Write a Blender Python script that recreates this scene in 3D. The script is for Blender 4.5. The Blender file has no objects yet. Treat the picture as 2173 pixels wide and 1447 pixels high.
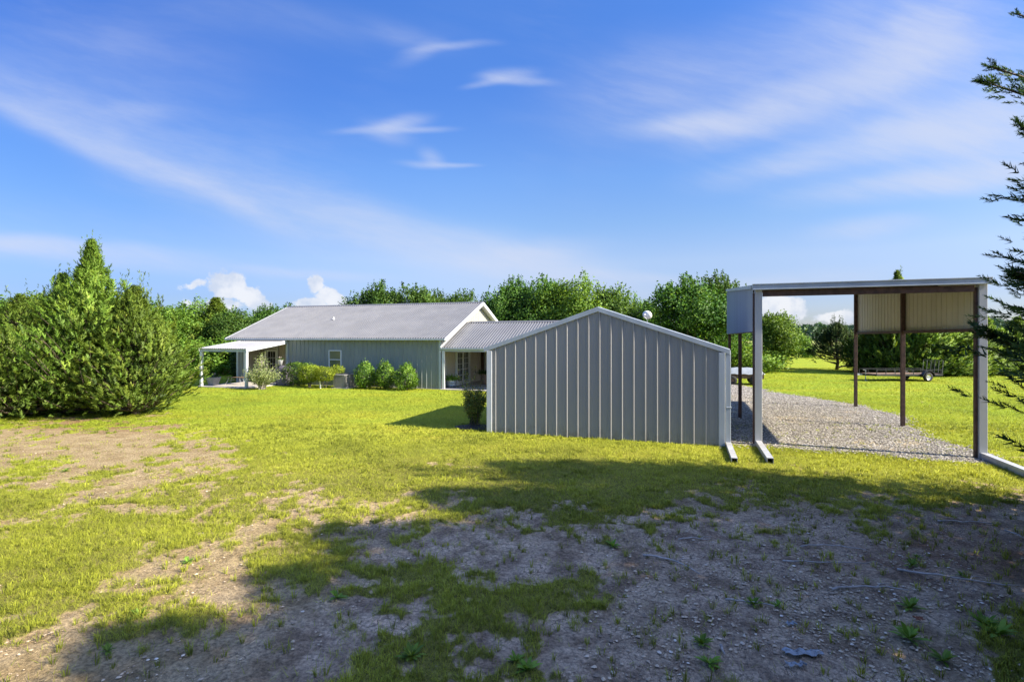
import bpy, math, random
import numpy as np
from mathutils import Vector, Matrix

# ---------------------------------------------------------------- camera, sky, sun
S = bpy.context.scene
COL = S.collection
R = math.radians
F = 1108.0 / 2173.0            # focal length over image width
CAMH = 2.8
cam = bpy.data.objects.new('camera', bpy.data.cameras.new('camera'))
COL.objects.link(cam)
cam.data.sensor_width = 36
cam.data.lens = 36 * F
cam.data.shift_y = -7.5 / 2173
cam.data.clip_end = 5000
cam.data.clip_start = 0.05
cam.location = (0, 0, CAMH)
cam.rotation_euler = (R(90), 0, 0)
S.camera = cam

SUN_EL, SUN_AZ = R(35), R(-22)     # azimuth measured from +X towards +Y
sd = Vector((math.cos(SUN_EL) * math.cos(SUN_AZ), math.cos(SUN_EL) * math.sin(SUN_AZ), math.sin(SUN_EL)))
sl = bpy.data.lights.new('sun', 'SUN')
sl.energy = 5.0
sl.angle = R(0.55)
sl.color = (1.0, 0.90, 0.74)
so = bpy.data.objects.new('sun', sl)
COL.objects.link(so)
so.rotation_euler = (-sd).to_track_quat('-Z', 'Y').to_euler()
so.location = (20, -10, 30)

S.view_settings.view_transform = 'Standard'
S.view_settings.look = 'None'
S.view_settings.gamma = 1
S.view_settings.exposure = 1.35
S.cycles.use_denoising = True
S.cycles.max_bounces = 6
S.cycles.diffuse_bounces = 3
S.cycles.transparent_max_bounces = 8
S.cycles.caustics_reflective = False
S.cycles.caustics_refractive = False


class NT:
    """tiny node tree helper"""
    def __init__(s, tree):
        s.t = tree
        s.t.nodes.clear()

    def n(s, typ, props=None, **ins):
        nd = s.t.nodes.new(typ)
        for k, v in (props or {}).items():
            setattr(nd, k, v)
        for k, v in ins.items():
            key = int(k[1:]) if k[0] == 'i' and k[1:].isdigit() else k.replace('_', ' ')
            s.set(nd, key, v)
        return nd

    def set(s, nd, key, v):
        sock = nd.inputs[key]
        if isinstance(v, bpy.types.NodeSocket):
            s.t.links.new(v, sock)
        elif isinstance(v, bpy.types.Node):
            s.t.links.new(v.outputs[0], sock)
        else:
            if isinstance(v, (tuple, list)) and len(v) == 3 and sock.type == 'RGBA':
                v = (*v, 1)
            sock.default_value = v

    def m(s, op, a, b=0.0, c=None, clamp=False):
        nd = s.t.nodes.new('ShaderNodeMath')
        nd.operation = op
        nd.use_clamp = clamp
        s.set(nd, 0, a)
        s.set(nd, 1, b)
        if c is not None:
            s.set(nd, 2, c)
        return nd.outputs[0]

    def mix(s, f, a, b, mode='MIX'):
        nd = s.t.nodes.new('ShaderNodeMixRGB')
        nd.blend_type = mode
        s.set(nd, 0, f)
        s.set(nd, 1, a)
        s.set(nd, 2, b)
        return nd.outputs[0]

    def ramp(s, v, lo, hi, a=0.0, b=1.0, smooth=True):
        nd = s.t.nodes.new('ShaderNodeMapRange')
        nd.interpolation_type = 'SMOOTHSTEP' if smooth else 'LINEAR'
        for i, x in enumerate((v, lo, hi, a, b)):
            s.set(nd, i, x)
        return nd.outputs[0]

    def noise(s, vec, scale, detail=4.0, rough=0.55, out=0):
        nd = s.t.nodes.new('ShaderNodeTexNoise')
        if vec is not None:
            s.set(nd, 'Vector', vec)
        s.set(nd, 'Scale', scale)
        s.set(nd, 'Detail', detail)
        s.set(nd, 'Roughness', rough)
        return nd.outputs[out]


# ---- world: Nishita sky with thin cirrus and a few low cumulus, laid out by direction
W = bpy.data.worlds.new('World')
S.world = W
W.use_nodes = True
w = NT(W.node_tree)
sky = w.n('ShaderNodeTexSky', dict(sky_type='NISHITA', sun_disc=False, sun_elevation=SUN_EL,
                                   sun_rotation=R(90) + R(22), air_density=1.0, dust_density=0.6, ozone_density=3.0, altitude=100))
tc = w.n('ShaderNodeTexCoord')
sep = w.n('ShaderNodeSeparateXYZ', i0=tc.outputs['Generated'])
yy = w.m('MAXIMUM', sep.outputs[1], 0.04)
px = w.m('DIVIDE', sep.outputs[0], yy)
pz = w.m('DIVIDE', sep.outputs[2], yy)
P = w.n('ShaderNodeCombineXYZ', X=px, Y=pz, Z=0.0).outputs[0]
front = w.ramp(sep.outputs[1], 0.04, 0.30)
wn = w.noise(P, 2.2, 3, 0.5, out=1)
wv = w.n('ShaderNodeVectorMath', dict(operation='MULTIPLY_ADD'), i0=wn, i1=(0.14, 0.07, 0), i2=P).outputs[0]
wv = w.n('ShaderNodeVectorMath', dict(operation='SUBTRACT'), i0=wv, i1=(0.07, 0.035, 0)).outputs[0]


def stroke(vec, u, v, ru, rv, ang, soft=0.0):
    mp = w.n('ShaderNodeMapping', dict(vector_type='TEXTURE'), Vector=vec,
             Location=((u - 1086.5) / 1108, (716 - v) / 1108, 0), Rotation=(0, 0, R(ang)),
             Scale=(ru * 1.22 / 1108, rv * 1.3 / 1108, 1))
    ln = w.n('ShaderNodeVectorMath', dict(operation='LENGTH'), i0=mp.outputs[0]).outputs['Value']
    return w.m('POWER', w.ramp(ln, 1.15, soft), 1.5)


cir = [  # u, v, radius along, radius across, angle (deg, ccw), strength
    (120, 275, 300, 30, -24, .44), (430, 385, 330, 32, -25, .44), (330, 330, 500, 80, -25, .20), (800, 490, 400, 66, -20, .44),
    (1120, 560, 330, 60, -16, .66), (0, 200, 320, 70, -12, .26), (300, 235, 120, 26, -6, .30), (430, 330, 420, 130, -20, .16),
    (230, 110, 420, 120, -8, .18), (850, 270, 70, 20, 14, .45), (820, 290, 60, 26, -14, .45), (790, 284, 90, 10, 4, .35), (880, 283, 90, 8, 6, .40), (905, 336, 34, 20, -30, .40), (900, 352, 70, 10, 0, .40), (960, 350, 60, 6, 3, .35),
    (1070, 168, 80, 18, 6, .50), (1100, 178, 100, 12, -4, .45), (1020, 186, 60, 9, 12, .35), (890, 118, 60, 22, 25, .26), (960, 105, 110, 12, 6, .34), (860, 80, 110, 30, -20, .16), (60, 522, 420, 26, -3, .70), (330, 560, 420, 26, -3, .30),
    (1480, 272, 170, 30, 2, .80), (1680, 235, 280, 60, 16, .72), (1930, 115, 170, 90, 35, .70), (1800, 90, 450, 160, 20, .44),
    (1960, 270, 320, 66, 12, .80), (2120, 300, 300, 90, 5, .62), (1930, 395, 300, 40, 5, .70), (1700, 350, 260, 40, 8, .45),
    (2100, 370, 200, 34, 5, .48), (1850, 484, 150, 26, 3, .50), (1120, 535, 200, 34, 5, .30), (2060, 180, 300, 240, 0, .42),
    (1400, 190, 300, 130, 12, .26), (700, 580, 200, 14, -4, .30), (1360, 590, 260, 18, -2, .34), (1650, 600, 300, 30, 4, .36), (560, 40, 420, 60, -8, .12),
]
tot = None
for (u, v, ru, rv, a, st) in cir:
    k = w.m('MULTIPLY', stroke(wv, u, v, ru, rv, a), st)
    tot = k if tot is None else w.m('ADD', tot, k)
fmap = w.n('ShaderNodeMapping', dict(vector_type='TEXTURE'), Vector=wv, Rotation=(0, 0, R(-14)), Scale=(1.0, 0.22, 1)).outputs[0]
fib = w.noise(fmap, 5.0, 7, 0.62)
fib2 = w.noise(P, 2.3, 3, 0.5)
den = w.m('MULTIPLY', tot, w.ramp(fib, 0.25, 0.78, 0.62, 1.28))
den = w.m('ADD', den, w.m('MULTIPLY', w.ramp(fib2, .42, .72), w.ramp(fib, .35, .8, 0.0, .10)))
den = w.m('MULTIPLY', w.m('MULTIPLY', w.m('TANH', w.m('MULTIPLY', den, 1.15)), .84), front)
# low cumulus
cn = w.noise(P, 13.0, 8, 0.6)
cum = None
for (u, v, ru, rv, a) in [(480, 612, 70, 40, -8), (415, 604, 40, 16, 14), (530, 635, 70, 34, -35), (470, 650, 100, 30, 0), (668, 606, 26, 24, 0), (700, 632, 50, 24, -20), (660, 645, 60, 20, 0),
                          (1660, 655, 90, 42, 0), (1120, 668, 200, 20, 0), (1770, 672, 70, 18, 0)]:
    k = stroke(P, u, v, ru, rv, a)
    cum = k if cum is None else w.m('MAXIMUM', cum, k)
cumd = w.ramp(w.m('ADD', cum, w.m('MULTIPLY', w.m('SUBTRACT', cn, 0.5), 3.6)), 0.30, 0.62)
cumd = w.m('MULTIPLY', w.m('MULTIPLY', cumd, w.ramp(cum, 0.0, 0.25)), w.m('MULTIPLY', front, 0.88))
skyc = w.n('ShaderNodeHueSaturation', Hue=0.512, Saturation=1.04, Value=1.0, Color=sky).outputs[0]
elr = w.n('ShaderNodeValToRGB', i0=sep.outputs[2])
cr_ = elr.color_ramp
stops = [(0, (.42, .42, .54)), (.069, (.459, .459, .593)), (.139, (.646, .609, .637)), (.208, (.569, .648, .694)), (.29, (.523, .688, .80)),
         (.42, (.40, .645, .90)), (.54, (.42, .71, 1.0)), (.66, (.9, 1.0, 1.05)), (.80, (1.9, 1.8, 1.7)), (1.0, (2.6, 2.4, 2.2))]  # topmost stops, out of view, are boosted as added fill light for shaded areas
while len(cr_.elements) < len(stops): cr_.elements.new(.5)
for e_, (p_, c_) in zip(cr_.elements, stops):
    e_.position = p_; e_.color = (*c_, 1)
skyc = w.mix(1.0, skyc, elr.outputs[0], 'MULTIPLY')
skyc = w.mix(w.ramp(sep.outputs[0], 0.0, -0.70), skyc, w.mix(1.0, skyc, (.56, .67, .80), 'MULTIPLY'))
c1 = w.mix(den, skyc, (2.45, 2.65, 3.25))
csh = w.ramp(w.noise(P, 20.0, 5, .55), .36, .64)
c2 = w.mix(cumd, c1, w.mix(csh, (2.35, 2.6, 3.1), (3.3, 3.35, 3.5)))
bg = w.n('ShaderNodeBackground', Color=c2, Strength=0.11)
wo = w.n('ShaderNodeOutputWorld')
w.t.links.new(bg.outputs[0], wo.inputs[0])


# ---------------------------------------------------------------- helpers
rng = np.random.default_rng(7)
random.seed(7)


def G(u, v, z=0.0):
    """ground point (at height z) that the photograph shows at u, v"""
    Y = (CAMH - z) * 1108 / (v - 716)
    return ((u - 1086.5) / 1108 * Y, Y)


def hashn(ix, iy, seed):
    h = (ix.astype(np.int64) * 374761393 + iy.astype(np.int64) * 668265263 + seed * 982451653) & 0x7fffffff
    h = (h ^ (h >> 13)) * 1274126177 & 0x7fffffff
    h = h ^ (h >> 16)
    return (h & 0xffff) / 65535.0


def vnoise(x, y, seed=0):
    ix, iy = np.floor(x), np.floor(y)
    fx, fy = x - ix, y - iy
    fx, fy = fx * fx * (3 - 2 * fx), fy * fy * (3 - 2 * fy)
    a, b = hashn(ix, iy, seed), hashn(ix + 1, iy, seed)
    c, d = hashn(ix, iy + 1, seed), hashn(ix + 1, iy + 1, seed)
    return (a * (1 - fx) + b * fx) * (1 - fy) + (c * (1 - fx) + d * fx) * fy


def fbm(x, y, f, octv=4, seed=0, gain=0.5):
    t, amp, s = 0, 1, 0
    for k in range(octv):
        t = t + amp * vnoise(x * f + 17.3 * k, y * f - 9.1 * k, seed + k)
        s += amp
        amp *= gain
        f *= 2.03
    return t / s


def sstep(a, b, x):
    t = np.clip((x - a) / (b - a), 0, 1)
    return t * t * (3 - 2 * t)


def link(name, me, mat=None, parent=None):
    o = bpy.data.objects.new(name, me)
    COL.objects.link(o)
    if mat and me is not None and not me.materials:
        me.materials.append(mat)
    if parent is not None:
        o.parent = parent
    return o


def tag(o, label=None, cat=None, group=None, kind=None):
    if label: o['label'] = label
    if cat: o['category'] = cat
    if group: o['group'] = group
    if kind: o['kind'] = kind
    return o


def empty(name, loc=(0, 0, 0), rz=0.0):
    o = bpy.data.objects.new(name, None)
    COL.objects.link(o)
    o.location = loc
    o.rotation_euler = (0, 0, rz)
    o.empty_display_size = 0.2
    return o


def copy_tree(o, parent=None):
    c = o.copy()
    COL.objects.link(c)
    c.parent = parent
    for ch in list(o.children):
        copy_tree(ch, c)
    return c


def np_mesh(name, V, Fc, attrs=None, smooth=False, N=None, side=None):
    """V (n,3); Fc (m,k) ints; attrs {name: per-vertex float array}"""
    me = bpy.data.meshes.new(name)
    V = np.ascontiguousarray(V, dtype=np.float32)
    Fc = np.ascontiguousarray(Fc, dtype=np.int32)
    m, k = Fc.shape
    if N is not None:            # wind each leaf so that its front agrees with the wanted normal
        fn_ = np.cross(V[Fc[:, 1]] - V[Fc[:, 0]], V[Fc[:, 2]] - V[Fc[:, 0]])
        ref = N[Fc[:, 0]] if side is None else np.array(side)
        fl = (fn_ * ref).sum(1) < 0
        Fc = Fc.copy(); Fc[fl] = Fc[fl][:, ::-1]
    me.vertices.add(len(V))
    me.vertices.foreach_set('co', V.ravel())
    me.loops.add(m * k)
    me.loops.foreach_set('vertex_index', Fc.ravel())
    me.polygons.add(m)
    me.polygons.foreach_set('loop_start', np.arange(0, m * k, k, dtype=np.int32))
    me.polygons.foreach_set('use_smooth', np.full(m, smooth or N is not None))
    me.update(calc_edges=True)
    for an, av in (attrs or {}).items():
        at = me.attributes.new(an, 'FLOAT', 'POINT')
        at.data.foreach_set('value', np.ascontiguousarray(av, dtype=np.float32))
    if N is not None:
        N = N / (np.linalg.norm(N, axis=1, keepdims=True) + 1e-9)
        me.normals_split_custom_set_from_vertices(np.ascontiguousarray(N, dtype=np.float32))
    return me


def up_normals(n, k, spread, seed=3, up=1.0):
    """n blades with k vertices each: normals leaning mostly upwards"""
    q = np.random.default_rng(seed).normal(size=(n, 3)) * spread
    q[:, 2] = np.abs(q[:, 2]) + up
    return np.repeat(q, k, axis=0)


class MB:
    """collects boxes, bars, tubes; builds ONE mesh object"""
    def __init__(s):
        s.v, s.f = [], []

    def add(s, vs, fs):
        b = len(s.v)
        s.v += [tuple(p) for p in vs]
        s.f += [tuple(i + b for i in f) for f in fs]
        return s

    def box(s, x0, x1, y0, y1, z0, z1):
        vs = [(x0, y0, z0), (x1, y0, z0), (x1, y1, z0), (x0, y1, z0), (x0, y0, z1), (x1, y0, z1), (x1, y1, z1), (x0, y1, z1)]
        return s.add(vs, [(0, 3, 2, 1), (4, 5, 6, 7), (0, 1, 5, 4), (1, 2, 6, 5), (2, 3, 7, 6), (3, 0, 4, 7)])

    def bar(s, p0, p1, w_, h, up=(0, 0, 1)):
        p0, p1 = Vector(p0), Vector(p1)
        d = (p1 - p0).normalized()
        side = d.cross(Vector(up))
        if side.length < 1e-4:
            side = d.cross(Vector((0, 1, 0)))
        side.normalize()
        u = side.cross(d).normalized()
        vs = []
        for p in (p0, p1):
            for a, b in ((-1, -1), (1, -1), (1, 1), (-1, 1)):
                vs.append(p + side * (a * w_ / 2) + u * (b * h / 2))
        return s.add(vs, [(0, 1, 2, 3), (7, 6, 5, 4), (0, 4, 5, 1), (1, 5, 6, 2), (2, 6, 7, 3), (3, 7, 4, 0)])

    def tube(s, pts, rad, n=8, cap=True):
        pts = [Vector(p) for p in pts]
        if not isinstance(rad, (list, tuple)):
            rad = [rad] * len(pts)
        b = len(s.v)
        ref = None
        for i, p in enumerate(pts):
            d = (pts[min(i + 1, len(pts) - 1)] - pts[max(i - 1, 0)]).normalized()
            if ref is None:
                ref = d.cross(Vector((0.13, 0.21, 1)))
                if ref.length < .05:
                    ref = d.cross(Vector((1, 0, 0)))
            ref = (ref - d * ref.dot(d)).normalized()
            o = d.cross(ref)
            for k in range(n):
                a = 2 * math.pi * k / n
                s.v.append(tuple(p + (ref * math.cos(a) + o * math.sin(a)) * rad[i]))
        for i in range(len(pts) - 1):
            for k in range(n):
                k2 = (k + 1) % n
                s.f.append((b + i * n + k, b + i * n + k2, b + (i + 1) * n + k2, b + (i + 1) * n + k))
        if cap:
            s.f.append(tuple(b + k for k in range(n))[::-1])
            s.f.append(tuple(b + (len(pts) - 1) * n + k for k in range(n)))
        return s

    def lathe(s, prof, n=24, c=(0, 0, 0), cap=True):
        """prof: list of (radius, z)"""
        b = len(s.v)
        for r_, z in prof:
            for k in range(n):
                a = 2 * math.pi * k / n
                s.v.append((c[0] + r_ * math.cos(a), c[1] + r_ * math.sin(a), c[2] + z))
        for i in range(len(prof) - 1):
            for k in range(n):
                k2 = (k + 1) % n
                s.f.append((b + i * n + k, b + i * n + k2, b + (i + 1) * n + k2, b + (i + 1) * n + k))
        if cap:
            s.f.append(tuple(b + k for k in range(n))[::-1])
            s.f.append(tuple(b + (len(prof) - 1) * n + k for k in range(n)))
        return s

    def build(s, name, mat, parent=None, smooth=False, bevel=0.0):
        me = bpy.data.meshes.new(name)
        me.from_pydata(s.v, [], s.f)
        if smooth:
            me.polygons.foreach_set('use_smooth', [True] * len(me.polygons))
        me.update()
        o = link(name, me, mat, parent)
        if bevel:
            md = o.modifiers.new('b', 'BEVEL')
            md.width = bevel
            md.segments = 2
            md.limit_method = 'ANGLE'
        return o


def rib_profile(L, pitch, rh, base, top, minor=0, phase=0.5):
    """positions and offsets across a ribbed steel sheet of length L"""
    xs = [(0.0, 0.0)]
    c = pitch * phase
    while c < L - base / 2:
        if c - base / 2 > xs[-1][0] + 1e-4:
            xs.append((c - base / 2, 0))
        xs += [(c - top / 2, rh), (c + top / 2, rh), (c + base / 2, 0)]
        for k in range(minor):
            m = c + pitch * (k + 1) / (minor + 1)
            if m + .03 < L:
                xs += [(m - .018, 0), (m - .009, .005), (m + .009, .005), (m + .018, 0)]
        c += pitch
    if xs[-1][0] < L - 1e-4:
        xs.append((L, 0))
    return xs


def ribbed(fn, prof, mb=None):
    """fn(s, off, t) -> point, t=0/1"""
    mb = mb or MB()
    vs = []
    for (s_, o_) in prof:
        vs.append(fn(s_, o_, 0))
        vs.append(fn(s_, o_, 1))
    fs = [(2 * i, 2 * i + 2, 2 * i + 3, 2 * i + 1) for i in range(len(prof) - 1)]
    mb.add(vs, fs)
    return mb


# ---------------------------------------------------------------- materials
M = {}


def mat(name):
    m = bpy.data.materials.new(name)
    m.use_nodes = True
    M[name] = m
    return NT(m.node_tree), m


def out(t, shader, disp=None):
    o = t.n('ShaderNodeOutputMaterial')
    t.t.links.new(shader.outputs[0] if isinstance(shader, bpy.types.Node) else shader, o.inputs[0])


def simple(name, col, rough=0.6, metal=0.0, var=0.12, scale=3.0, bump=0.0, bscale=60, streak=False, spec=0.5, dirt=None):
    t, m = mat(name)
    co = t.n('ShaderNodeTexCoord').outputs['Object']
    vec = co
    if streak:
        vec = t.n('ShaderNodeMapping', Vector=co, Scale=(1, 1, 0.12)).outputs[0]
    nz = t.noise(vec, scale, 5, .6)
    c = t.mix(t.ramp(nz, .3, .7), tuple(x * (1 - var) for x in col), tuple(min(1, x * (1 + var)) for x in col))
    if dirt:
        zz = t.n('ShaderNodeSeparateXYZ', i0=co).outputs[2]
        dm = t.m('MULTIPLY', t.ramp(zz, .45, 0.0), t.ramp(t.noise(co, 5, 4), .35, .75))
        c = t.mix(t.m('MULTIPLY', dm, .6), c, dirt)
        c = t.mix(t.m('MULTIPLY', t.ramp(t.noise(co, 38, 3), .70, .78), .35), c, dirt)
    b = t.n('ShaderNodeBsdfPrincipled', Base_Color=c, Roughness=rough, Metallic=metal, Specular_IOR_Level=spec)
    r2 = t.ramp(t.noise(co, scale * 2.3, 3), .2, .8, rough * .8, min(1, rough * 1.15))
    t.set(b, 'Roughness', r2)
    if bump:
        bn = t.n('ShaderNodeBump', Strength=bump, Distance=0.01, Height=t.noise(co, bscale, 4))
        t.set(b, 'Normal', bn)
    out(t, b)
    return m


simple('siding', (.300, .298, .290), .42, 0, .05, 1.4, .12, 4, True, dirt=(.16, .14, .11))
simple('house_siding', (.225, .250, .243), .45, 0, .06, 1.4, .10, 4, True, dirt=(.16, .15, .11))
simple('gable_siding', (.37, .36, .33), .45, 0, .04, 2, .05, 6)
simple('porch_siding', (.42, .38, .32), .6, 0, .05, 1.2, .05, 6)
simple('roof_metal', (.165, .165, .168), .38, .25, .08, .8, .05, 5)
simple('porch_roof_metal', (.27, .27, .275), .42, .1, .06, .8, .05, 5)
simple('trim', (.42, .47, .52), .38, .15, .08, 2.5, .08, 8, True, dirt=(.25, .22, .18))
simple('white_trim', (.62, .64, .65), .42, 0, .05, 2.5, .05, 10, dirt=(.35, .32, .26))
simple('white_steel', (.46, .47, .48), .42, .1, .1, 3, .08, 12, True, dirt=(.30, .26, .2))
simple('rust_steel', (.085, .048, .038), .75, .1, .35, 6, .25, 40)
simple('panel_outer', (.33, .37, .42), .4, .15, .06, 1.6, .06, 6, True)
simple('panel_inner', (.56, .52, .40), .6, 0, .08, 1.2, .05, 6, True)
simple('concrete', (.40, .37, .33), .9, 0, .14, 2.2, .3, 40)
simple('black', (.012, .012, .012), .7)
simple('rubber', (.02, .02, .02), .8, 0, .2)
simple('dark_steel', (.03, .032, .036), .5, .3, .3, 6)
simple('mid_steel', (.09, .095, .10), .45, .4, .2, 6)
simple('grey_steel', (.32, .34, .36), .45, .4, .2, 6)
simple('chrome', (.6, .6, .6), .3, .8, .15, 8)
simple('galvanised', (.34, .38, .40), .4, .5, .18, 7)
simple('ac_paint', (.26, .25, .24), .5, .1, .08, 6)
simple('grill_cover', (.12, .105, .13), .7, 0, .2, 5, .3, 12)
simple('tarp', (.26, .29, .31), .6, 0, .12, 4, .3, 10)
simple('old_wood', (.17, .11, .065), .9, 0, .3, 9, .3, 40)
simple('pot', (.22, .225, .235), .8, 0, .12, 6)
simple('terracotta', (.32, .22, .15), .85, 0, .15, 6)
simple('white_paint', (.78, .78, .77), .45, 0, .04)
simple('bark', (.115, .085, .065), .95, 0, .35, 12, .6, 50)
simple('grey_bark', (.15, .13, .12), .95, 0, .35, 12, .6, 50)
simple('twig', (.42, .37, .33), .95, 0, .3, 14, .4, 80)
simple('mulch', (.035, .024, .018), .95, 0, .4, 14, .8, 40)
simple('blue_plastic', (.27, .29, .31), .5, 0, .25, 14, .4, 30)
simple('door_dark', (.02, .022, .025), .12, 0, .1)
simple('blind', (.30, .36, .30), .5, 0, .1, 10)
simple('clay_chip', (.30, .12, .06), .9)


def glass(name, col):
    t, m = mat(name)
    b = t.n('ShaderNodeBsdfPrincipled', Base_Color=col, Roughness=.06, Specular_IOR_Level=.9)
    out(t, b)


glass('pane_dark', (.015, .018, .018))
glass('pane_green', (.07, .11, .085))


def foliage(name, dark, light, tip, trans=.35, rough=.55, hue=.5, lush=False):
    t, m = mat(name)
    a = t.n('ShaderNodeAttribute', dict(attribute_name='tint')).outputs['Fac']
    c = t.mix(t.ramp(a, 0.0, .62, smooth=False), dark, light)
    c = t.mix(t.ramp(a, .66, 1.0, smooth=False), c, tip)
    if lush:      # the mown lawn further out is greener than the dry ground by the camera
        co_ = t.n('ShaderNodeTexCoord').outputs['Object']
        ds_ = t.n('ShaderNodeVectorMath', dict(operation='LENGTH'), i0=co_).outputs['Value']
        c = t.mix(t.ramp(t.m('ADD', ds_, t.m('MULTIPLY', t.noise(co_, .3, 3), 6.0)), 13, 32), c, t.mix(1, c, (.74, .86, .68), 'MULTIPLY'))
    oi = t.n('ShaderNodeObjectInfo').outputs['Random']
    c = t.n('ShaderNodeHueSaturation', Hue=t.ramp(oi, 0, 1, hue - .006, hue + .008), Saturation=1.0, Value=t.ramp(oi, 0, 1, .82, 1.14), Color=c).outputs[0]
    d = t.n('ShaderNodeBsdfPrincipled', Base_Color=c, Roughness=rough, Specular_IOR_Level=.25)
    tr = t.n('ShaderNodeBsdfTranslucent', Color=t.mix(1.0, c, (1.25, 1.15, .55), 'MULTIPLY'))
    mx = t.n('ShaderNodeMixShader', i0=trans, i1=d.outputs[0], i2=tr.outputs[0])
    out(t, mx)
    return m


foliage('leaf_oak', (.028, .075, .012), (.08, .175, .026), (.22, .35, .065))
foliage('leaf_bright', (.06, .13, .015), (.165, .30, .035), (.33, .48, .085))
foliage('leaf_elm', (.036, .09, .016), (.10, .205, .032), (.24, .37, .075))
foliage('leaf_juniper', (.042, .085, .013), (.165, .27, .033), (.34, .44, .07), .3)
foliage('leaf_cedar', (.018, .045, .015), (.055, .11, .028), (.15, .22, .05), .25)
foliage('leaf_dark', (.04, .095, .014), (.16, .29, .035), (.36, .50, .08), .28, .4)
foliage('leaf_hedge', (.10, .13, .013), (.27, .35, .03), (.56, .58, .06), .35)
foliage('leaf_pale', (.09, .12, .04), (.24, .29, .10), (.42, .45, .20), .3)
foliage('leaf_red', (.06, .09, .018), (.19, .25, .05), (.40, .30, .10), .3)
foliage('grass', (.18, .20, .026), (.47, .50, .045), (.66, .63, .12), .35, .6, lush=True)
foliage('tall_grass', (.20, .17, .06), (.38, .33, .12), (.50, .42, .2), .35, .7)
foliage('dead_grass', (.10, .085, .075), (.20, .17, .15), (.30, .25, .2), .15, .8)
foliage('weed', (.07, .13, .012), (.17, .29, .03), (.28, .40, .06), .35, .5)
foliage('far_wood', (.035, .07, .035), (.065, .12, .055), (.09, .15, .07), .1)


# ---------------------------------------------------------------- vegetation meshes
def frames(d, rg):
    """orthonormal frames (n,3,3) whose first axis is d, random roll"""
    d = d / np.linalg.norm(d, axis=1, keepdims=True)
    r = rg.normal(size=d.shape)
    s_ = np.cross(d, r)
    s_ /= np.linalg.norm(s_, axis=1, keepdims=True) + 1e-9
    t_ = np.cross(d, s_)
    return np.stack([d, s_, t_], axis=1)


def place(template, frs, pos, scl):
    """template (k,3) -> (n*k,3)"""
    out_ = np.einsum('kj,njl->nkl', template, frs) * scl[:, None, None] + pos[:, None, :]
    return out_.reshape(-1, 3)


def leaves(pos, rg, size, up=.25, tint=None, aspect=.55, out_dir=None):
    n = len(pos)
    d = rg.normal(size=(n, 3))
    d[:, 2] += up
    if out_dir is not None:
        d += out_dir
    fr = frames(d, rg)
    tpl = np.array([(-.5, 0, 0), (0, aspect * .5, .06), (.5, 0, 0), (0, -aspect * .5, .06)])
    V = place(tpl, fr, pos, size * rg.uniform(.65, 1.25, n))
    Fc = np.arange(n * 4).reshape(n, 4)
    if tint is None:
        tint = rg.uniform(0, 1, n)
    return V, Fc, np.repeat(tint, 4)


def crown(rg, rx, ry, z0, z1, lobes, clumps, per, cr, leaf, shoots=0, fill=.35, lobe_r=(.38, .6), flat=1.0):
    """leaf cloud for a broadleaved crown; returns V,F,tint and the lobe centres"""
    cz, hz = (z0 + z1) / 2, (z1 - z0) / 2
    L, Rl = [], []
    for i in range(lobes):
        a = 2 * math.pi * (i / lobes) * 2.4 + rg.uniform(0, .8)
        q = rg.uniform(-.75, .85)
        rr = math.sqrt(max(.05, 1 - q * q)) * rg.uniform(.35, .72)
        L.append((rx * rr * math.cos(a), ry * rr * math.sin(a), cz + hz * q * .72))
        Rl.append(rg.uniform(*lobe_r) * (1.08 - .35 * max(q, 0)))
    L.append((0, 0, cz + hz * .45)); Rl.append(.48)
    L, Rl = np.array(L), np.array(Rl)
    idx = rg.integers(0, len(L), clumps)
    dd = rg.normal(size=(clumps, 3))
    dd /= np.linalg.norm(dd, axis=1, keepdims=True)
    q = rg.uniform(0, 1, clumps) ** fill
    C = L[idx] + dd * q[:, None] * Rl[idx][:, None] * np.array([rx, ry, hz * 1.0])
    C[:, 2] = np.clip(C[:, 2], z0 + .1, None)
    ct = np.clip(rg.normal(.42, .20, clumps), 0, 1)
    P_ = np.repeat(C, per, axis=0) + rg.normal(size=(clumps * per, 3)) * cr * np.array([1, 1, .75 * flat])
    od = np.repeat(dd, per, axis=0) * .8
    tn = np.clip(np.repeat(ct, per) + rg.normal(0, .16, clumps * per), 0, 1)
    if shoots:
        si = rg.integers(0, clumps, shoots * 8)
        hi = si[np.argsort(-(C[si, 2] + .5 * np.hypot(C[si, 0], C[si, 1]) * 0))[:shoots]]
        up_len = rg.uniform(.5, 1.0, shoots) * cr * 3.2
        tt = rg.uniform(0, 1, (shoots, 16))
        lean = rg.normal(0, .25, (shoots, 2))
        sp = np.stack([C[hi, 0][:, None] + lean[:, :1] * tt * up_len[:, None] + rg.normal(0, .07, tt.shape) * cr / .4,
                       C[hi, 1][:, None] + lean[:, 1:] * tt * up_len[:, None] + rg.normal(0, .07, tt.shape) * cr / .4,
                       C[hi, 2][:, None] + tt * up_len[:, None]], axis=-1).reshape(-1, 3)
        P_ = np.concatenate([P_, sp])
        od = np.concatenate([od, np.zeros((len(sp), 3))])
        tn = np.concatenate([tn, np.clip(rg.normal(.55, .15, len(sp)), 0, 1)])
    V, Fc, T = leaves(P_, rg, leaf, .3, tn, .6, od)
    nn = od / .8 + rg.normal(size=od.shape) * .45 + np.array([0, 0, .2])
    return V, Fc, T, L, np.repeat(nn, 4, axis=0)


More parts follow.
